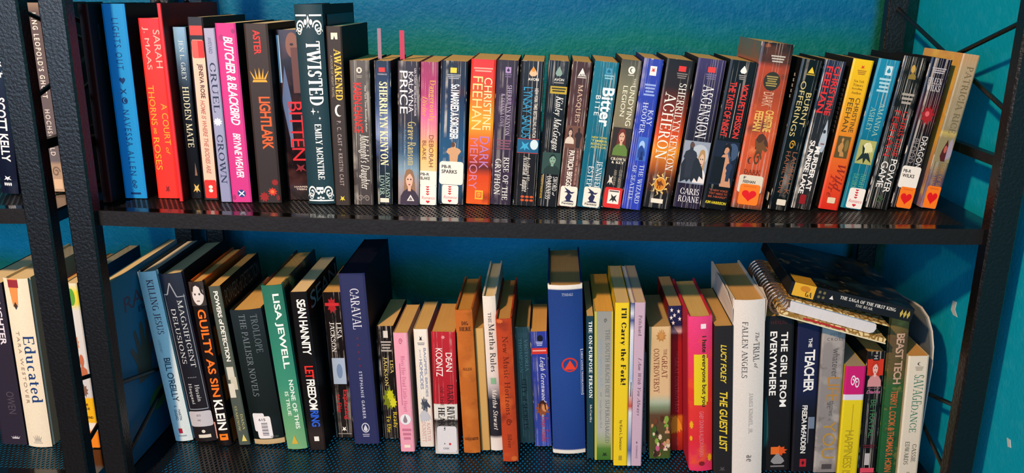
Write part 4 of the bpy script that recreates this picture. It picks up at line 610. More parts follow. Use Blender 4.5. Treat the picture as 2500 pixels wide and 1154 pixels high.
book('rice', P_, 'gold and tan pocket paperback ending the upper row, its yellow side facing the row', smat([(0, '#b8966a'), (.1, '#a89878'), (.48, '#8c8468'), (.5, '#b8a860'), (.54, '#857a5c'), (.72, '#7c7254'), (.8, '#5c4858'), (1, '#7a5a72')], .2, .4), smat([(0, '#cf9a54'), (.12, '#d8a84a'), (.3, '#d08a3c'), (.55, '#d8a040'), (.8, '#a87a6c'), (1, '#8a6a78')], 0, .4, [('#e0b858', 30, .52, .7)]), TAN,
     [au('PATRICIA RICE', .42, .82, .075, .5, '#6d6448', 's'), pic('rect', .06, .96, .53, .69, '#8a8460'), pic('drop', .3, .78, .54, .685, '#4c1c1e'), pic('disc', .44, .62, .58, .63, '#b05a4c'), pic('wing', .64, .98, .53, .68, '#9a93a6'), ti('LORE OF SIN', .56, .8, .7, .87, '#b8863c', 's'), ti('AND MAGIC', .24, .46, .72, .88, '#b8863c', 's'), *label_heart(.12, .98, .85, .998)], MM, UP)
tag(MB().box(-.0022, .0022, .0, .0006, 0, .055).obj('bookmark', pm('#8d6a7c')), 'mauve paper bookmark sticking up from the blue-black pocket paperback', 'bookmark', 'bookmarks').location = (.3125, .112, .148)
tag(MB().box(-.0028, .0028, .0, .0006, 0, .055).obj('bookmark', pm('#b02a48')), 'raspberry red bookmark sticking up from the dark plum pocket paperback', 'bookmark', 'bookmarks').location = (.3395, .112, .146)

# ---- second unit
book('scott', H_, 'navy hardcover with white block lettering, at the left edge of the photo', smat([(0, '#1b2438'), (1, '#10152a')], 0, .2), '#1c2634', WHITEP,
     [ti('ENDURANCE', .5, .9, .06, .4, '#dfdfe2', 'b'), au('SCOTT KELLY', .3, .78, .5, .83, '#e8e8ea', 'b'), lg('bird', .3, .72, .905, .93, '#e8e8ea'), *[lg('disc', .3+.11*i, .38+.11*i, .94, .958, '#e8e8ea') for i in range(4)]], HD, NUP)
book('leopold', P_, 'grey paperback with spaced white capitals seen between the two left posts', smat([(0, '#8a7464'), (.05, '#57494a'), (.4, '#5c5156'), (.83, '#5e5a62'), (.85, '#9c8674'), (1, '#a58d78')], 0, .5), '#3b3438', CREAM,
     [ti("KING LEOPOLD'S GHOST", .34, .62, .05, .49, '#dcd6d2', 'bw'), au('HOCHSCHILD', .34, .6, .55, .8, '#c6c0be', 'bw'), lg('scroll', .3, .72, .86, .91, '#6f5f54'), lg('rect', .3, .75, .93, .985, '#c7ab90')], TR, NUP)
book('daughter', P_, 'dark aubergine book with white lettering left of the cream hardcover', smat('#27202f', 0, .5), '#191420', CREAM,
     [ti('DAUGHTER', .62, .86, .02, .37, '#dcd6de', 'b'), au('OWEN', .5, .8, .66, .8, '#4d4652', ''), lg('crown', .42, .8, .94, .96, '#d8d2da')], TR, NLO)
book('educated', H_, 'cream hardcover with navy serif title and a red pencil tip picture', smat('#e3d7be', 0, .55), '#d8c498', CREAM,
     [pic('pencil', .2, .62, .0, .16, '#dd8a4a'), pic('rect', .22, .62, .006, .05, '#8e2a34'), pic('diamond', .34, .5, .13, .175, '#3a3230'), ti('Educated', .5, .9, .33, .725, '#1c3a72', 's'), au('TARA WESTOVER', .24, .38, .3, .73, '#a08878', 'w'), lg('crown', .3, .66, .92, .965, '#b3aca0'), lg('rect', .3, .66, .97, .975, '#b3aca0')], HD, NLO)
book('redthin', P_, 'narrow crimson book with a tan band seen between the two left posts', smat([(0, '#a32430'), (.2, '#9c202c'), (.21, '#b48a68'), (.4, '#b0866a'), (.41, '#b81f36'), (1, '#a01c2c')], 0, .45), '#7a1620', TAN, [pic('disc', .5, 1.0, .43, .5, '#dfd6d4'), stk('rect', 0, .95, .98, 1, '#d8cfc0')], TR, NLO)
book('colorful', P_, 'white picture-book spine with yellow and orange blocks seen between the two left posts', smat([(0, '#dcdccf'), (.05, '#e6d83a'), (.12, '#d8d04a'), (.16, '#d2d6da'), (.68, '#c9ccd4'), (.69, '#e8b41c'), (.84, '#e8b41c'), (.845, '#e8e2da'), (.88, '#e8e2da'), (.9, '#ea8a1e'), (1, '#ea8420')], 0, .4), '#2d5f80', CREAM,
     [pic('disc', .1, .7, .03, .13, '#5aa03c'), pic('burst', 0, .5, .3, .4, '#c98a62'), pic('bust', .1, .9, .42, .55, '#b8694a'), pic('burst', 0, .7, .6, .68, '#7a5a4c'), hx('THE', .1, .5, .72, .735, '#5a3a1c', 'b'), hx('TRUE', .1, .6, .745, .76, '#5a3a1c', 'b'), hx('END', .3, .8, .8, .815, '#5a3a1c', 'b')], .17, NLO)

# ---- lower shelf, left to right
book('blue', P_, 'large blue softcover whose front cover shows raised hands, tucked behind the left post', smat('#35688c', 0, .5), smat([(0, '#4a7fa0'), (.5, '#3b73a0'), (1, '#1d4f78')], 0, .5), CREAM,
     [H('cover_lettering', 'RAISING', .12, .86, .12, .2, '#8c4a5a', 'n', on='R'), H('cover_lettering', 'BATTLES', .3, .8, .21, .245, '#2a4a6a', 'n', on='R'), H('cover_lettering', 'DAY', .55, .85, .26, .3, '#2a4a6a', 'n', on='R'), S('cover_picture', 'hand', .12, .5, .3, .62, '#7d5a54', on='R'), S('cover_picture', 'hand', .45, .95, .26, .56, '#6f4c48', on='R'), S('cover_picture', 'disc', .3, .6, .72, .84, '#5c7a4a', on='R')], .19, LOW, pose=(-.0222, .046, Z2, .0112, .252, 0))
book('jesus', H_, 'pale blue-white hardcover leaning left, first of the lower row', smat([(0, '#cfdfea'), (.4, '#d8e4ea'), (1, '#d2e2ea')], 0, .5), '#1c2a36', WHITEP,
     [ti('KILLING JESUS', .4, .76, .045, .355, '#5c2436', 's'), tx('A HISTORY', .34, .46, .385, .465, '#8a9aa8', 'si'), au("BILL O'REILLY", .42, .76, .495, .755, '#1f2a3c', 'n'), tx('&', .4, .55, .78, .79, '#5c7286', 's'), tx('MARTIN', .56, .68, .805, .87, '#54687c', 'n'), tx('DUGARD', .36, .5, .805, .87, '#54687c', 'n'), lg('round', .36, .56, .92, .95, '#b02034'), lg('rect', .28, .72, .962, .969, '#8fa2b0')], HD, LOW)
book('delusions', H_, 'black-blue hardcover with silver line frame and a white library label', smat([(0, '#232c3e'), (.3, '#191d2a'), (1, '#1d1618')], 0, .4), '#1a1416', CREAM,
     [S('spine_frame', 'rect', .1, .12, .12, .8, '#8f98a8'), S('spine_frame', 'rect', .9, .92, .12, .8, '#8f98a8'), S('spine_frame', 'notch', .08, .94, .05, .135, '#8f98a8'), S('spine_frame', 'rect', .1, .92, .795, .8, '#8f98a8'), ti('MAGNIFICENT', .6, .8, .15, .545, '#c3c8d0', 's'), ti('DELUSIONS', .26, .46, .2, .52, '#c3c8d0', 's'), *[S('spine_star', 'star', .34+.08*i, .4+.08*i, .6, .607, '#aab0ba') for i in range(5)], au('Husain', .56, .74, .65, .75, '#c9ccd2', 's'), au('Haqqani', .26, .44, .64, .765, '#c9ccd2', 's'), stk('round', .02, .99, .81, .905, '#bdbac2'), hx('327.73', .36, .54, .83, .842, '#55525c', 'b'), hx('HAQ', .36, .5, .86, .872, '#55525c', 'b'), lg('disc', .44, .6, .925, .945, '#d9d4cc'), lg('rect', .26, .8, .955, .975, '#d9d0c4')], HD, LOW)
book('klein', H_, 'black hardcover with a face at the top, orange stencil title and white surname', smat([(0, '#2b2322'), (.15, '#191213'), (1, '#140d0d')], 0, .3), smat([(0, '#b04a14'), (.2, '#a3430f'), (.21, '#16100e'), (.28, '#16100e'), (.29, '#c9521a'), (.45, '#c9521a'), (.46, '#1a1010'), (.58, '#1a1010'), (.59, '#c9521a'), (.73, '#c9521a'), (.74, '#140d0d'), (.85, '#140d0d'), (.86, '#cf571a'), (1, '#cf571a')], 0, .35), TAN,
     [pic('rect', 0, 1, 0, .14, '#3a302e'), pic('disc', .14, .92, .015, .135, '#d3ccc8'), pic('hair', .06, .96, .0, .09, '#2a2220'), pic('disc', .3, .42, .065, .078, '#3c3432'), pic('disc', .6, .72, .065, .078, '#3c3432'), pic('rect', .42, .62, .108, .114, '#7c5a58'), ti('GUILTY AS SIN', .3, .84, .16, .69, '#f0701e', 'b'), au('KLEIN', .26, .88, .71, .9, '#f2efe9', 'b'), lg('rect', .26, .84, .925, .965, '#ef7a1c'), lg('rect', .4, .7, .935, .945, '#3a1a0a'), S('cover_stripe', 'rect', -.02, .08, .85, .955, '#d99c8c')], HD, LOW)
book('detection', P_, 'slim grey-green book with white wavy lettering, black side with faded lettering', smat([(0, '#4a5048'), (1, '#4b544c')], 0, .4), '#0d0b0b', TAN,
     [ti('POWERS of DETECTION', .36, .74, .03, .46, '#ece8df', 'bn'), pic('rect', .2, .8, .495, .575, '#c9c4b4'), pic('rect', .36, .9, .56, .64, '#c3bda8'), pic('rect', .1, .6, .6, .69, '#cfc9b8'), tx('DANA', .62, .84, .8, .9, '#c2b872', 's'), tx('STABENOW', .24, .44, .745, .91, '#c2b872', 's'), lg('tri', .34, .8, .93, .975, '#d8c96c'), H('cover_lettering', 'POWERS of DETECTION', .04, .95, .04, .13, '#5c5a58', 'n', on='R')], .145, LOW)
book('trollope', H_, 'thick dark green-black hardcover with grey serif title and a torn barcode sticker', smat([(0, '#232d34'), (.25, '#1c2628'), (.94, '#0f1715'), (.962, '#0f1715'), (.964, '#c0a67c'), (1, '#b99d70')], 0, .25), '#0f1213', TAN,
     [au('TROLLOPE', .64, .84, .035, .31, '#5f6c70', 's'), ti('THE PALLISER NOVELS', .28, .48, .03, .63, '#6d787c', 's'), stk('round', .12, .5, .76, .9, '#dcd8da'), stk('round', .2, .68, .785, .955, '#e2dedf'), hx('615', .3, .52, .8, .82, '#4c4a50', 'b'), *[S('barcode', 'rect', .36, .56, .835+.0085*i, .835+.0085*i+(.003 if i % 3 else .0055), '#55525a') for i in range(12)], hx('OXFORD', .6, .84, .935, .95, '#5c6662', 's')], .15, LOW)
book('jewell', H_, 'green hardcover with bold white lettering and a small yellow emblem', smat([(0, '#2a6a58'), (.3, '#2c7a66'), (.6, '#3a8a70'), (.8, '#5f9c70'), (1, '#74a878')], 0, .4), smat('#1c2a24', 0, .4, [('#7a2a20', 40, .52, .66), ('#8a8a5a', 40, .6, .7)]), TAN,
     [au('LISA JEWELL', .42, .8, .05, .495, '#eef1ea', 'b'), ti('NONE OF THIS', .62, .82, .565, .87, '#e3eee2', 'b'), ti('IS TRUE', .34, .52, .635, .785, '#cfe0cc', 'b'), lg('tri', .3, .62, .91, .965, '#c9a83c')], HD, LOW)
book('hannity', P_, 'black book with white, red and blue heavy capitals and silver lettering on its side', smat([(0, '#120e10'), (.8, '#0f0c0f'), (.9, '#2a1e1c'), (1, '#171212')], 0, .32), '#0d0b0d', '#e6cfa2',
     [au('SEAN HANNITY', .34, .86, .045, .385, '#f0eeea', 'bn'), ti('LET', .32, .84, .455, .535, '#e02a22', 'bn'), ti('FREEDOM', .32, .84, .54, .735, '#f0eeea', 'bn'), ti('RING', .32, .84, .74, .845, '#2a5cd0', 'bn'), lg('rect', .36, .66, .91, .94, '#e6e2dc'), H('cover_lettering', 'SEAN', .06, .95, .03, .13, '#8d8f98', 'n', on='R'), S('cover_picture', 'rect', .3, .9, .2, .7, '#2c2f38', on='R')], .15, LOW)
book('expecting', P_, 'black pocket paperback with red splashes and white author, against the navy slipcase-like book', smat([(0, '#140d0d'), (1, '#0f0909')], .3, .3), '#0c0808', TAN,
     [pic('burst', .2, .7, .03, .14, '#a51c20'), pic('rect', .1, .8, .07, .09, '#c0262a'), au('LISA', .58, .82, .2, .31, '#eeebe6', 's'), au('JACKSON', .24, .48, .195, .4, '#eeebe6', 's'), pic('rect', .2, .86, .44, .62, '#9fb0c6'), pic('disc', .4, .7, .48, .58, '#6f86a8'), ti('Expecting', .58, .86, .66, .87, '#c0262a', 'b'), ti('to Die', .28, .5, .69, .82, '#a51c20', 'b'), lg('bird', .4, .66, .92, .955, '#eeebe6'), lg('rect', .2, .9, .968, .975, '#8a8682')], .115, LOW)
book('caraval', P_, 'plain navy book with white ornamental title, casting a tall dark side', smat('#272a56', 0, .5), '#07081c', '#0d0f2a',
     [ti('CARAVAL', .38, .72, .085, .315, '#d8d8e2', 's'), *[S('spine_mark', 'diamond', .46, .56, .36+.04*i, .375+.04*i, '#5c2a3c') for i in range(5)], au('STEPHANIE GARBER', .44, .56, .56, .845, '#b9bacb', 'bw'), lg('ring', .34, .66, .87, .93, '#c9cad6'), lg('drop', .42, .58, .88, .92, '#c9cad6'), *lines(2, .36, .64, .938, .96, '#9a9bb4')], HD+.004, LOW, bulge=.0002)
book('ready', P_, 'black pocket paperback with white author, yellow-green flowers and yellow title', smat('#151110', 1.2, .3), '#0f0c0b', '#dcb87a',
     [lg('rect', .4, .66, .04, .1, '#cfcac2'), *lines(4, .22, .82, .13, .23, '#a8a29c'), au('LISA', .68, .86, .295, .41, '#e9d77a', 's'), au('JACKSON', .3, .52, .265, .525, '#e9d77a', 's'), pic('burst', .1, .9, .53, .74, '#6f7a16'), pic('burst', .35, .8, .55, .66, '#b9bf1c'), pic('burst', .5, .95, .62, .72, '#c9c92a'), ti('Ready', .62, .9, .755, .9, '#e6cf3a', 's'), ti('To Die', .28, .52, .79, .945, '#e6cf3a', 's')], MM, LOW)
book('pink', P_, 'pastel pink pocket paperback with a small round picture', smat('#e79ab0', .2, .45), '#b58a7c', '#d8b06c',
     [lg('scroll', .36, .62, .045, .09, '#b5506c'), ti('Bless Her Dead Little Heart', .42, .68, .19, .655, '#c46a8c', 's'), S('spine_rule', 'rect', .3, .34, .25, .6, '#b0607c'), pic('disc', .1, .86, .675, .765, '#dfe2e4'), pic('drop', .3, .62, .68, .75, '#8a7a84'), *lines(3, .2, .84, .8, .91, '#c0708a'), S('price_box', 'round', .28, .72, .94, .965, '#e9dccb')], MM, LOW)
book('bagpipes', P_, 'white pocket paperback with small grey-blue lettering and a tiny black runner emblem', smat([(0, '#e9e3d8'), (1, '#ddd6cc')], .2, .45), '#cfc4ae', '#d8b06c',
     [lg('bird', .36, .6, .055, .1, '#26262c'), *lines(2, .24, .74, .11, .135, '#7c7c84'), ti('BAGPIPES, BRIDES', .6, .8, .155, .565, '#6a7ea4', 'n'), tx('and', .34, .46, .165, .24, '#8a94ac', 'i'), ti('HOMICIDES', .28, .5, .25, .5, '#5c7098', 'n'), pic('burst', .2, .7, .56, .7, '#6d7076'), pic('horse', .3, .9, .58, .7, '#3c4452'), pic('wing', .1, .9, .68, .78, '#b9bcc4'), au('KAITLYN', .56, .8, .79, .95, '#d69a94', 's'), au('DUNNETT', .2, .46, .78, .955, '#d69a94', 's')], MM, LOW)
book('koontz', P_, 'red over black-and-white pocket paperback with a white sticker at the foot', smat([(0, '#b3222e'), (.5, '#a81c28'), (.58, '#a81c28'), (.585, '#d9d4cc'), (.7, '#d9d4cc'), (.72, '#1d1718'), (1, '#d0cac2')], .4, .42), '#7c1a20', '#cfa05a',
     [lg('disc', .42, .56, .03, .055, '#d68a8c'), au('DEAN', .58, .84, .165, .315, '#f3ece6', 'n'), au('KOONTZ', .16, .44, .13, .355, '#f3ece6', 'n'), ti('DARK', .6, .86, .425, .585, '#3a1014', 's'), tx('OF THE', .3, .44, .44, .6, '#5c161c', 's'), ti('RIVERS', .56, .88, .6, .76, '#211a1a', 'sb'), ti('HEART', .18, .46, .61, .8, '#211a1a', 'sb'), stk('round', .1, .95, .765, .985, '#d6d2d4'), lg('disc', .6, .7, .905, .925, '#c4303a'), hx('4', .38, .44, .905, .92, '#4c4a50', 'b'), hx('DISK', .36, .62, .945, .96, '#6a6870', 'b')], MM, LOW)
book('dighere', H_, 'worn orange cloth hardcover with dark stamped lettering', smat('#b5601c', 0, .7, [('#8a4412', 50, .55, .75), ('#c8742a', 25, .5, .7)], cloth=1), smat('#9c5016', 0, .7, [('#7a3c10', 40, .5, .7)], cloth=1), '#c08a40',
     [hx('DIG', .36, .72, .075, .1, '#4a2410', 'sb'), hx('HERE', .22, .86, .112, .14, '#4a2410', 'sb'), hx('ALLEN', .24, .78, .39, .41, '#7a3c14', 'sb'), hx('GOLDSMITH', .12, .9, .885, .905, '#5c2c10', 'sb')], .135, LOW, bulge=.0022, headband='#8a5a24')
book('creamthin', P_, 'plain tan booklet without lettering between orange cloth and white hardcovers', smat([(0, '#c9a260'), (1, '#c49a58')], 0, .6), '#b98e50', '#c39a58', [], .11, LOW)
book('martha', H_, 'narrow white hardcover turning dark at the foot, with serif title and green square', smat([(0, '#e6ddd0'), (.5, '#d9d2cc'), (.57, '#b9b2b4'), (.66, '#2a2c38'), (.9, '#201f28'), (.92, '#dcd6ce'), (1, '#e0dad2')], 0, .45), '#cfc8b8', CREAM,
     [tx('THE', .36, .6, .1, .165, '#4a4238', 's'), ti('Martha Rules', .36, .78, .17, .475, '#3c3630', 's'), lg('rect', .3, .7, .515, .555, '#7fb08c'), au('Martha Stewart', .36, .72, .585, .86, '#eae6dc', 'si')], .15, LOW, headband='#c9b88c')
book('music', H_, 'tattered red-orange cloth hardcover with faded lettering, pulled forward', smat('#b03a12', 0, .7, [('#8a2a0c', 40, .55, .72), ('#c2541c', 30, .55, .75)], cloth=1), smat('#9a3010', 0, .7, [('#741f0a', 40, .5, .7)], cloth=1), '#bf9050',
     [ti('New Music Horizons', .36, .7, .115, .66, '#6d1f0a', 's'), lg('scroll', .36, .7, .69, .735, '#6d1f0a'), tx('Silver', .38, .62, .8, .9, '#6d1f0a', 's'), S('torn_edge', 'burst', .02, .5, -.002, .03, '#c8622c'), S('torn_edge', 'burst', .5, .98, .955, .998, '#c8622c')], .16, LOW, bulge=.0018, headband='#7a3010')
book('victoria', P_, 'slate grey-green pocket paperback with dull lettering', smat([(0, '#5f6e6a'), (1, '#566664')], .3, .5), '#2d3836', '#b99050',
     [lg('rect', .2, .8, .045, .085, '#6d7c78'), au('VICTORIA', .58, .8, .1, .375, '#a8bab2', 's'), au('THOMPSON', .2, .42, .095, .385, '#a8bab2', 's'), ti('CITY of SECRETS', .3, .62, .44, .88, '#1c2424', 's')], MM, LOW)
book('leigh', P_, 'bright blue creased pocket paperback with red band, white script and red script', smat([(0, '#2c3c9c'), (.6, '#2b3a92'), (1, '#344aa8')], 1, .3), '#171d4c', '#d8a65c',
     [lg('disc', .4, .74, .03, .085, '#0f1020'), *lines(3, .32, .72, .085, .125, '#b9c0dc'), S('spine_band', 'rect', .04, .98, .138, .19, '#c8322c'), *lines(1, .1, .9, .155, .175, '#e8b0a4'), au('Leigh Greenwood', .46, .8, .215, .61, '#e6e6f0', 'si'), pic('burst', .1, .98, .6, .73, '#8a4a2c'), pic('disc', .5, .86, .62, .69, '#c98a5c'), pic('hair', .3, .8, .59, .7, '#3a1c14'), ti('Texas Tender', .4, .84, .735, .965, '#b02a4c', 'si')], MM, LOW)
book('bible', H_, 'thick royal blue hardcover with a red triangle in a ring and white bands', smat([(0, '#e6e2da'), (.022, '#e0dcd2'), (.026, '#1d3a7c'), (.5, '#22448c'), (.975, '#1e3c80'), (.98, '#e0dcd2'), (1, '#dcd6cc')], 0, .4), '#16306c', '#b8945f',
     [hx('TYNDALE', .4, .72, .045, .06, '#c3cbe0', 's'), lg('ring', .34, .82, .415, .5, '#c8322c'), S('spine_triangle', 'tri', .42, .76, .43, .485, '#e0402c'), S('frame_line', 'rect', .9, .905, .37, .64, '#d8dcea'), S('frame_line', 'rect', .9, .985, .37, .374, '#d8dcea'), S('frame_line', 'rect', .9, .985, .636, .64, '#d8dcea'), tx('NEW LIVING TRANSLATION', .925, .965, .385, .63, '#d8dcea', 'b')], .165, LOW, headband='#c9c4b8')
book('onpurpose', P_, 'very slim dark teal paperback with bold white serif title', smat('#143746', 0, .45), '#0e222c', '#d0b078',
     [ti('THE ON-PURPOSE PERSON', .32, .78, .035, .565, '#eef0ee', 'sb'), au('McCarthy', .36, .7, .61, .74, '#dfe4e4', 's')], TR, LOW)
book('southbeach', P_, 'grey paperback with lime edges, grey serif title and grass at the foot', smat([(0, '#8f9290'), (.8, '#a8aaa4'), (.88, '#8fa06a'), (.92, '#4f7a34'), (1, '#3c6a28')], 0, .32), '#9aa04c', '#dba94c',
     [S('spine_edge', 'rect', 0, .12, 0, 1, '#b4b44c'), S('spine_edge', 'rect', .9, 1, 0, 1, '#b4b44c'), lg('scroll', .5, .66, .045, .07, '#4a4a48'), ti('THE SOUTH BEACH DIET SUPERCHARGED', .58, .8, .115, .88, '#6a7070', 's'), au('Arthur Agatston, M.D.', .26, .42, .18, .5, '#8aa4c0', 's'), tx('and', .3, .4, .53, .56, '#8a8c88', 'i'), tx('Joseph Signorile, Ph.D.', .26, .38, .58, .78, '#8f9692', 's'), lg('bird', .4, .7, .945, .975, '#26301c')], .15, LOW)
book('fork', P_, 'yellow paperback with big black serif title', smat('#e6c624', 0, .42), '#c9a81c', '#d6be88',
     [ti("I'll Carry the Fork!", .34, .8, .03, .49, '#2a2410', 'sb'), au('by Kara L. Swanson', .34, .62, .71, .9, '#3a3214', 'n'), lg('rect', .36, .6, .935, .965, '#a8922c')], .15, LOW)
book('booklet', P_, 'very thin white booklet with blue patches between the yellow and lilac books', smat([(0, '#3a4a8c'), (.06, '#d4d8e2'), (.1, '#3a4a8c'), (.16, '#d8dce6'), (.45, '#aab6d2'), (.5, '#d4d6dc'), (.62, '#c04a3c'), (.66, '#d2d6de'), (.9, '#5a6aa0'), (1, '#d2d4da')], 0, .4), '#b8bcc8', WHITEP, [S('small_lettering', 'rect', .4, .6, .47, .56, '#2c3450')], .15, LOW)
book('always', P_, 'slim lilac paperback with thin italic title', smat('#c4a6b8', 0, .45), '#a5899a', '#cdb89c',
     [au('Pritchard', .38, .7, .075, .195, '#5a4656', 's'), ti('I Am With You Always', .36, .74, .325, .68, '#5a4656', 'si'), lg('diamond', .42, .56, .84, .86, '#6a5666'), tx('DORRANCE', .42, .58, .87, .95, '#6a5666', '')], .15, LOW)
book('grey', P_, 'thin dark grey booklet set back right of the lilac paperback', smat('#55565c', 0, .5), '#2c2c30', TAN, [ti('RAREY', .3, .7, .34, .7, '#28282c', 's'), lg('tri', .3, .7, .88, .93, '#1c1c20')], .11, LOW)
crowd = []
random.seed(5)
for i in range(34):
    cx, vv = random.uniform(.04, .82), random.uniform(.66, .95); r_ = random.uniform(.06, .12)
    crowd.append(S('crowd_picture', random.choice(('bust', 'bust', 'disc', 'burst')), cx, cx+2*r_, vv, vv+r_*.5, random.choice(('#6a3a24', '#3c5a24', '#c08c64', '#8a2420', '#d9c2a4', '#4c2c1c', '#7fa03c', '#b85a7c', '#2c2420'))))
book('controv', P_, 'cream paperback with brown serif title above a crowded picnic picture', smat([(0, '#d9b98a'), (.1, '#cfae7e'), (.5, '#d6b488'), (.56, '#a9b49c'), (.6, '#7a8a6c'), (.66, '#5c4230'), (.92, '#4c4a24'), (1, '#3f5a24')], 0, .35), '#8a744c', '#b89a64',
     [pic('burst', .3, .8, .03, .11, '#b07a3c'), pic('hand', .4, .75, .02, .09, '#c08a4c'), tx('THE', .66, .82, .165, .21, '#7a2c1c', 's'), ti('GREAT', .58, .84, .215, .38, '#7a2c1c', 's'), ti('CONTROVERSY', .2, .46, .16, .49, '#7a2c1c', 's'), *crowd], .12, LOW)
book('redcontrov', P_, 'red paperback topped by a blue starry flag', smat([(0, '#1f2450'), (.12, '#1d2048'), (.13, '#1d2048'), (.17, '#c9a8a4'), (.19, '#7a1c20'), (.25, '#9c1a1e'), (.74, '#8f1418'), (.76, '#c96a1c'), (.88, '#b8341a'), (1, '#8c1616')], 0, .35), '#7a1416', '#bfa070',
     [*[S('flag_star', 'star', u_, u_+.26, v_, v_+.03, '#e9e4dc') for u_, v_ in ((.1, .01), (.6, .02), (.3, .045), (.68, .07), (.2, .095), (.06, .06))], tx('THE', .52, .7, .3, .34, '#b8343a', 's'), ti('GREAT CONTROVERSY', .4, .7, .345, .73, '#c0444a', 's'), pic('wing', .05, .95, .75, .88, '#d98a24'), tx('WHITE', .4, .6, .9, .96, '#c0484a', '')], .12, LOW)
book('hate', H_, 'hot pink hardcover with a yellow highlighted title fading to red', smat([(0, '#e0407c'), (.2, '#dd3468'), (.45, '#d8382c'), (.8, '#d22a34'), (1, '#d8305c')], 0, .4, [('#e0502c', 40, .56, .72)]), '#b8243c', '#d0b06c',
     [lg('round', .5, .72, .045, .075, '#f2dce2'), S('highlight', 'rect', .22, .74, .235, .56, '#dcc41c'), S('highlight', 'rect', .3, .8, .26, .54, '#dcc41c'), ti('i hate everyone but you', .5, .74, .12, .57, '#3a2414', 'b'), au('GABY DUNN & ALLISON RASKIN', .44, .62, .6, .9, '#e67a84', 'n'), S('brush_mark', 'burst', .02, .2, .66, .72, '#e0a01c'), S('brush_mark', 'burst', .78, .98, .88, .94, '#e0a01c'), S('brush_mark', 'burst', .02, .16, .76, .8, '#e0a01c'), lg('burst', .38, .68, .93, .965, '#7a1c24')], .145, LOW, headband='#b9a05c')
book('guest', P_, 'black paperback with yellow slanted hand-drawn lettering', smat('#211d1e', 0, .5), '#151213', '#c09a5c',
     [au('LUCY FOLEY', .34, .66, .12, .375, '#e2c43a', 'bi'), ti('THE GUEST LIST', .3, .74, .43, .835, '#e2c43a', 'bi'), lg('bird', .3, .66, .94, .975, '#4a4648')], TR, LOW)
book('trial', H_, 'thick white hardcover with torn jacket top and thin grey serif title', smat('#dbd3cc', 0, .5), '#cfc6bc', '#cfa262',
     [tx('The', .68, .8, .175, .225, '#5c5450', 'si'), ti('TRIAL', .62, .82, .23, .335, '#4c4644', 's'), tx('of', .66, .78, .345, .375, '#5c5450', 'si'), ti('FALLEN ANGELS', .26, .44, .115, .425, '#4c4644', 's'), au('JAMES KIMMEL, JR.', .5, .64, .51, .745, '#a8a09a', 's'), lg('rect', .5, .506, .86, .862, '#8a827c'), tx('ae', .46, .62, .87, .91, '#6a625e', 's')], HD, LOW, headband='#c9b48c')
book('girl', P_, 'thick black paperback with large white two-line capitals under the stacked books', smat([(0, '#171214'), (1, '#140f12')], 0, .5), '#0d1416', TAN,
     [hx('HEILIG', .2, .76, .03, .05, '#4a1c22', 'bw'), ti('THE GIRL FROM', .56, .8, .1, .575, '#f0eeea', 'b'), ti('EVERYWHERE', .18, .42, .095, .5, '#f0eeea', 'b'), pic('wing', .02, .2, .5, .86, '#1c4a48'), pic('burst', .3, .9, .83, .9, '#d8521c'), pic('rect', .3, .6, .84, .89, '#e06a24'), pic('drop', .3, .8, .88, .955, '#8d8a8c'), lg('rect', .3, .8, .965, .975, '#7c787a')], TR, LOW)
book('teacher', P_, 'navy paperback with heavy white title and a red square emblem', smat([(0, '#1a1d42'), (.45, '#191b3c'), (.6, '#14121c'), (1, '#16121a')], 0, .45), '#0d0d18', '#dcb87a',
     [tx('THE', .5, .66, .095, .155, '#eeece8', 'b'), ti('TEACHER', .36, .82, .17, .45, '#eeece8', 'bn'), pic('rect', .68, .95, .62, .7, '#6c7a90'), S('small_lettering', 'rect', .66, .7, .62, .8, '#8d8a90'), au('FREIDA McFADDEN', .36, .6, .54, .87, '#e6e3df', 'bn'), lg('rect', .36, .66, .91, .965, '#b02430'), lg('diamond', .44, .58, .92, .955, '#3a1014')], TR, LOW)
book('whatever', P_, 'silver-grey mottled paperback with grey and gold hand-drawn title', smat([(0, '#8f8886'), (1, '#857e7c')], 0, .4, [('#a49d98', 40, .5, .62), ('#6a6260', 70, .6, .72)]), '#6a6462', TAN,
     [hx('JULIE', .34, .8, .045, .065, '#5c5454', 'w'), hx('CROSS', .22, .9, .08, .1, '#5c5454', 'w'), tx('whatever', .5, .8, .15, .34, '#55504e', ''), ti('LIFE', .36, .86, .34, .5, '#b0803c', 'n'), tx('throws', .5, .72, .5, .6, '#5c5650', ''), tx('at', .4, .56, .51, .55, '#5c5650', ''), ti('YOU', .3, .86, .64, .9, '#b0883c', ''), lg('rect', .34, .78, .94, .975, '#4a4446')], TR, LOW)
book('happiness', P_, 'small yellow book with magenta top block', smat([(0, '#c4186c'), (.25, '#c4186c'), (.253, '#d6cfe0'), (.3, '#d6cfe0'), (.303, '#e0c81c'), (1, '#dcc41a')], 0, .45), '#b09c1a', '#a89a84',
     [lg('scroll', .3, .55, .08, .17, '#eadfe8'), lg('scrollm', .45, .72, .1, .19, '#eadfe8'), S('small_lettering', 'rect', .5, .54, .34, .62, '#b8a01c'), ti('HAPPINESS IS', .24, .66, .58, 1.0, '#a8921c', 'n')], .11, LOW)
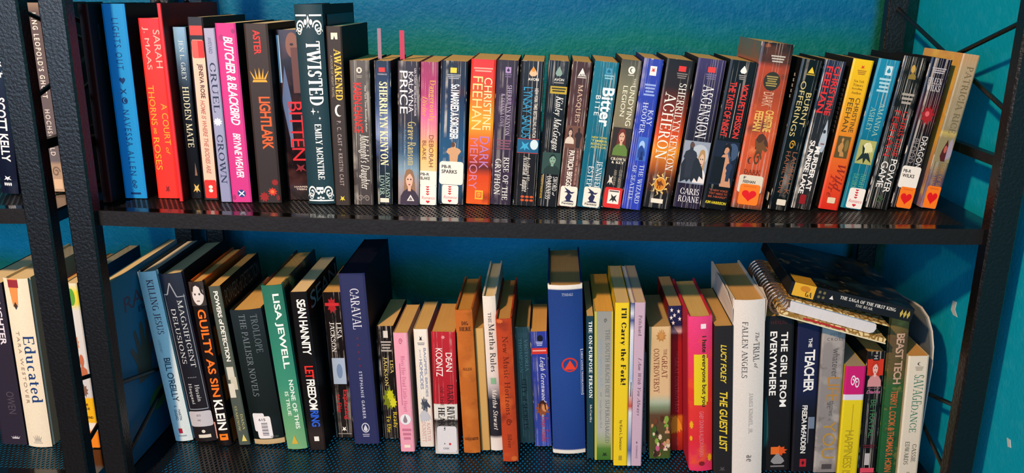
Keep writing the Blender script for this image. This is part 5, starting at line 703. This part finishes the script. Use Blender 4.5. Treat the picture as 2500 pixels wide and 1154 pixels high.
book('betrayal', P_, 'black pocket paperback with a red-toned portrait and green title', smat('#141112', 1, .35), '#0d0b0b', '#b58c4c',
     [pic('rect', .04, .96, .06, .19, '#c8341f'), *portrait(.12, .9, .07, .28, '#b8301c', '#e2b4ac', '#c98a8c'), pic('rect', .34, .7, .02, .07, '#1c1818'), tx('H', .38, .6, .03, .06, '#a8a4a2', 'b'), hx('Vampire', .14, .86, .285, .3, '#8a5a6c', 'b'), hx('Diaries', .1, .9, .308, .335, '#c46a94', 'bi'), ti('BETRAYAL', .4, .72, .385, .7, '#3f7a4c', ''), *lines(2, .14, .86, .76, .79, '#5c1c28'), lg('rect', .3, .6, .83, .93, '#b9b2b0'), stk('rect', .1, .9, .955, .995, '#d2485c')], MM, LOW)
book('beast', H_, 'green-brown glossy hardcover with red-grey lettering holding up the stacked books', smat([(0, '#7c6c34'), (.1, '#6a5c34'), (.16, '#5c4c38'), (.35, '#5a5030'), (.45, '#2c5a34'), (.7, '#235a34'), (1, '#1c5030')], 0, .22, [('#8a8444', 50, .58, .7), ('#1f4024', 60, .58, .7)]), '#1f2c20', CREAM,
     [ti('BEAST TECH', .34, .78, .13, .43, '#c4a088', 'bn'), au('TERRY L. COOK & THOMAS R. HORN', .3, .68, .47, .98, '#bb6438', 'bn')], .155, LOW)
book('savage', P_, 'cream pocket paperback with green serif title, last standing at the right of the lower row', smat([(0, '#dcd4c0'), (1, '#d8d0bd')], 0, .45), '#b9ac8a', '#cf9a54',
     [lg('crescent', .46, .62, .05, .075, '#26241f'), *lines(3, .36, .76, .085, .12, '#9a9384'), ti('SAVAGE', .36, .84, .15, .39, '#3f7a64', 's'), ti('DANCE', .36, .7, .395, .62, '#3f7a64', 's'), au('CASSIE', .6, .82, .72, .87, '#4c4a44', 's'), au('EDWARDS', .24, .46, .7, .89, '#4c4a44', 's'), lg('rect', .44, .6, .955, .985, '#a49c8a')], MM, LOW)
flush_text()
# torn paper jacket flaring above the thick white hardcover
tb = [o for o in C.objects if o.get('label', '').startswith('thick white hardcover with torn')][0]
_th, _h = G['trial'][3]/1000, G['trial'][4]/1000
def flap(pts, t=.0004):
    k = len(pts); mesh_obj('torn_jacket', [tuple(p) for p in pts]+[(p[0]+t, p[1], p[2]) for p in pts], [tuple(range(k)), tuple(range(2*k-1, k-1, -1))]+[(i, (i+1) % k, k+(i+1) % k, k+i) for i in range(k)], pm('#d6cec6', .5), tb)
flap([(-_th/2-.0012, .006, _h-.03), (-_th/2-.0014, .004, _h-.012), (-_th/2-.003, .03, _h+.002), (-_th/2-.0055, .075, _h+.008), (-_th/2-.0052, .1, _h+.007), (-_th/2-.002, .1, _h-.03)])
flap([(_th/2+.0004, .006, _h-.03), (_th/2+.0012, .001, _h-.002), (_th/2+.0018, .03, _h+.005), (_th/2+.0016, .05, _h-.001), (_th/2+.0018, .08, _h+.004), (_th/2+.0006, .09, _h-.03)])

# ---- stacked on top of the right end of the lower row
def frame(origin, tilt, yaw):
    return Matrix.Translation(origin) @ Matrix.Rotation(math.radians(yaw), 4, 'Z') @ Matrix.Rotation(math.radians(tilt), 4, 'Y')
nb = empty('spiral_notebook', (0, 0, 0)); nb.matrix_world = frame((.797, .064, -.1245), 14.0, -2); tag(nb, 'spiral notebook with gold-patterned covers and black wire coil lying under the black book', 'notebook')
def gold_mat():
    m, n, l, b = nmat('gold_honeycomb_print'); tc = n.new('ShaderNodeTexCoord'); v = n.new('ShaderNodeTexVoronoi'); v.inputs['Scale'].default_value = 140; v.feature = 'DISTANCE_TO_EDGE'; l.new(tc.outputs['Object'], v.inputs['Vector'])
    c = n.new('ShaderNodeValToRGB'); c.color_ramp.elements[0].position = .08; c.color_ramp.elements[0].color = lin('#8a6426'); c.color_ramp.elements[1].position = .16; c.color_ramp.elements[1].color = lin('#d8c08c'); l.new(v.outputs[0], c.inputs[0]); l.new(c.outputs[0], b.inputs['Base Color']); b.inputs['Roughness'].default_value = .4; return m
GOLD = gold_mat(); NBW, NBD = .134, .15
MB().box(.002, NBW, 0, NBD, -.0016, 0).obj('back_cover', pm('#ddd0ae'), nb)
MB().box(.0025, NBW-.001, .0006, NBD-.001, .0002, .0048).obj('patterned_divider', GOLD, nb)
MB().box(.03, .082, -.0004, .0004, .0014, .0036).obj('red_label', pm('#b02428'), nb)
pr = [(.010, .0055), (.112, .0055), (.1165, .008), (.118, .013), (.1165, .018), (.112, .0205), (.010, .0205)]
k = len(pr); mesh_obj('page_block', [(x, .003, z) for x, z in pr]+[(x, NBD-.006, z) for x, z in pr], [tuple(range(k)), tuple(range(2*k-1, k-1, -1))]+[(i, k+i, k+(i+1) % k, (i+1) % k) for i in range(k)], pgm('#d9d6d8'), nb)
MB().box(.002, NBW-.004, .0, NBD, .0207, .0223).obj('front_cover', GOLD, nb)
for i in range(14):
    y0 = .004+i*.0104; pts = []
    for j in range(21):
        t = 2*math.pi*j/20; pts.append((-.001+.0115*math.cos(t), y0+.0028*j/20, .0105+.0125*math.sin(t)))
    mb = MB()
    for a_, b_ in zip(pts, pts[1:]): mb.tube(a_, b_, .0014, 6)
    mb.obj('coil_ring', pm('#8a7060', .3, .7), nb)
sg = empty('paperback_book', (0, 0, 0)); sg.matrix_world = frame((.8065, .066, -.0995), 11.3, -3.2); tag(sg, 'black softcover with a yellow block lying flat on top of the spiral notebook', 'book')
SL, SD_, ST = .148, .185, .0165
smb = MB(); pr = [(.0004*0, .002), (.0, .0006), (.0, ST-.0006), (0, ST-.002)]
sp_ = MB().box(0, SL, 0, .0006, 0, ST).obj('spine', pm('#18171c', .35), sg)
fc_ = MB().box(0, SL, .0006, SD_, ST-.0006, ST).obj('front_cover', smat('#12191d', 0, .2, [('#1c3440', 22, .48, .6), ('#4c3f2a', 34, .56, .66), ('#756a4e', 60, .62, .72)]), sg)
MB().box(0, SL, .0006, SD_, 0, .0006).obj('back_cover', pm('#121114'), sg)
MB().box(.0006, SL-.0006, .001, SD_-.0006, .0007, ST-.0007).obj('page_block', pgm('#1c1814'), sg)
def flat_item(text, x0, x1, z0, z1, col, st='', shape=None, top=False):
    if shape: V2 = [p for pl in SHAPES[shape] for p in pl]; Fc = []; kk = 0
    if shape:
        for pl in SHAPES[shape]: Fc.append(tuple(range(kk, kk+len(pl)))); kk += len(pl)
    elif 's' in st: V2, Fc = serif_polys(text, 'b' in st)
    xs = [p[0] for p in V2]; ys = [p[1] for p in V2]; a0, a1, b0, b1 = min(xs), max(xs), min(ys), max(ys)
    vv = []
    for px, py in V2:
        X = x0+(px-a0)/(a1-a0)*(x1-x0); Zz = z0+(py-b0)/(b1-b0)*(z1-z0)
        vv.append((X, Zz, ST+.0002) if top else (X, -.0002-.00003*flat_item.n, Zz))
    flat_item.n += 1
    mesh_obj('title_lettering' if not shape else 'cover_block', vv, Fc, pm(col), fc_ if top else sp_)
flat_item.n = 0
flat_item('', .004, .030, 0, ST, '#d8a42c', shape='rect'); flat_item('', .004, .030, .0006, .032, '#c8962a', shape='rect', top=True)
flat_item('', .012, .024, .007, .0145, '#c07c1c', shape='disc'); flat_item('GA', .0195, .0275, .0015, .008, '#2a2010', 'sb')
for i_ in range(4): flat_item('', .0335+.0055*(i_ % 2), .0375+.0055*(i_ % 2), .003+.006*(i_//2), .0075+.006*(i_//2), '#6c6440', shape='burst')
flat_item('4', .048, .052, .0055, .0105, '#dcd8d0', 'sb') if '4' in SER else flat_item('', .048, .053, .0055, .0105, '#dcd8d0', shape='tri')
flat_item('THE SAGA OF THE FIRST KING', .060, .127, .0085, .0128, '#dedad2', 'sb'); flat_item('THE BEAR', .080, .101, .0035, .0068, '#b9b5ae', 'sb')
for i_ in range(3): flat_item('', .1325+.0042*i_, .1362+.0042*i_, .003, .0135, '#b8a24c', shape='diamond')
# curled thin booklet behind the last paperback
oc = empty('thin_booklet', (1.0012, .098, Z2), (0, 0, 0)); tag(oc, 'thin grey booklet with white curled edge standing behind the cream paperback', 'booklet', LOW)
top = [(0, .150), (.004, .172), (.014, .190), (.030, .203), (.052, .208), (.075, .2065), (.10, .203), (.135, .199)]
def sheet(x0, x1, grow, mat, nm):
    pr = [(0-grow, 0)]+[(y-grow, z+grow) for y, z in top]+[(.135, 0)]
    k = len(pr); mesh_obj(nm, [(x0, y, z) for y, z in pr]+[(x1, y, z) for y, z in pr], [tuple(range(k)), tuple(range(2*k-1, k-1, -1))]+[(i, k+i, k+(i+1) % k, (i+1) % k) for i in range(k)], mat, oc)
sheet(0, .0022, 0, pm('#5c6468'), 'back_cover'); sheet(.0022, .0032, .0022, pm('#d6d0c8'), 'front_cover')
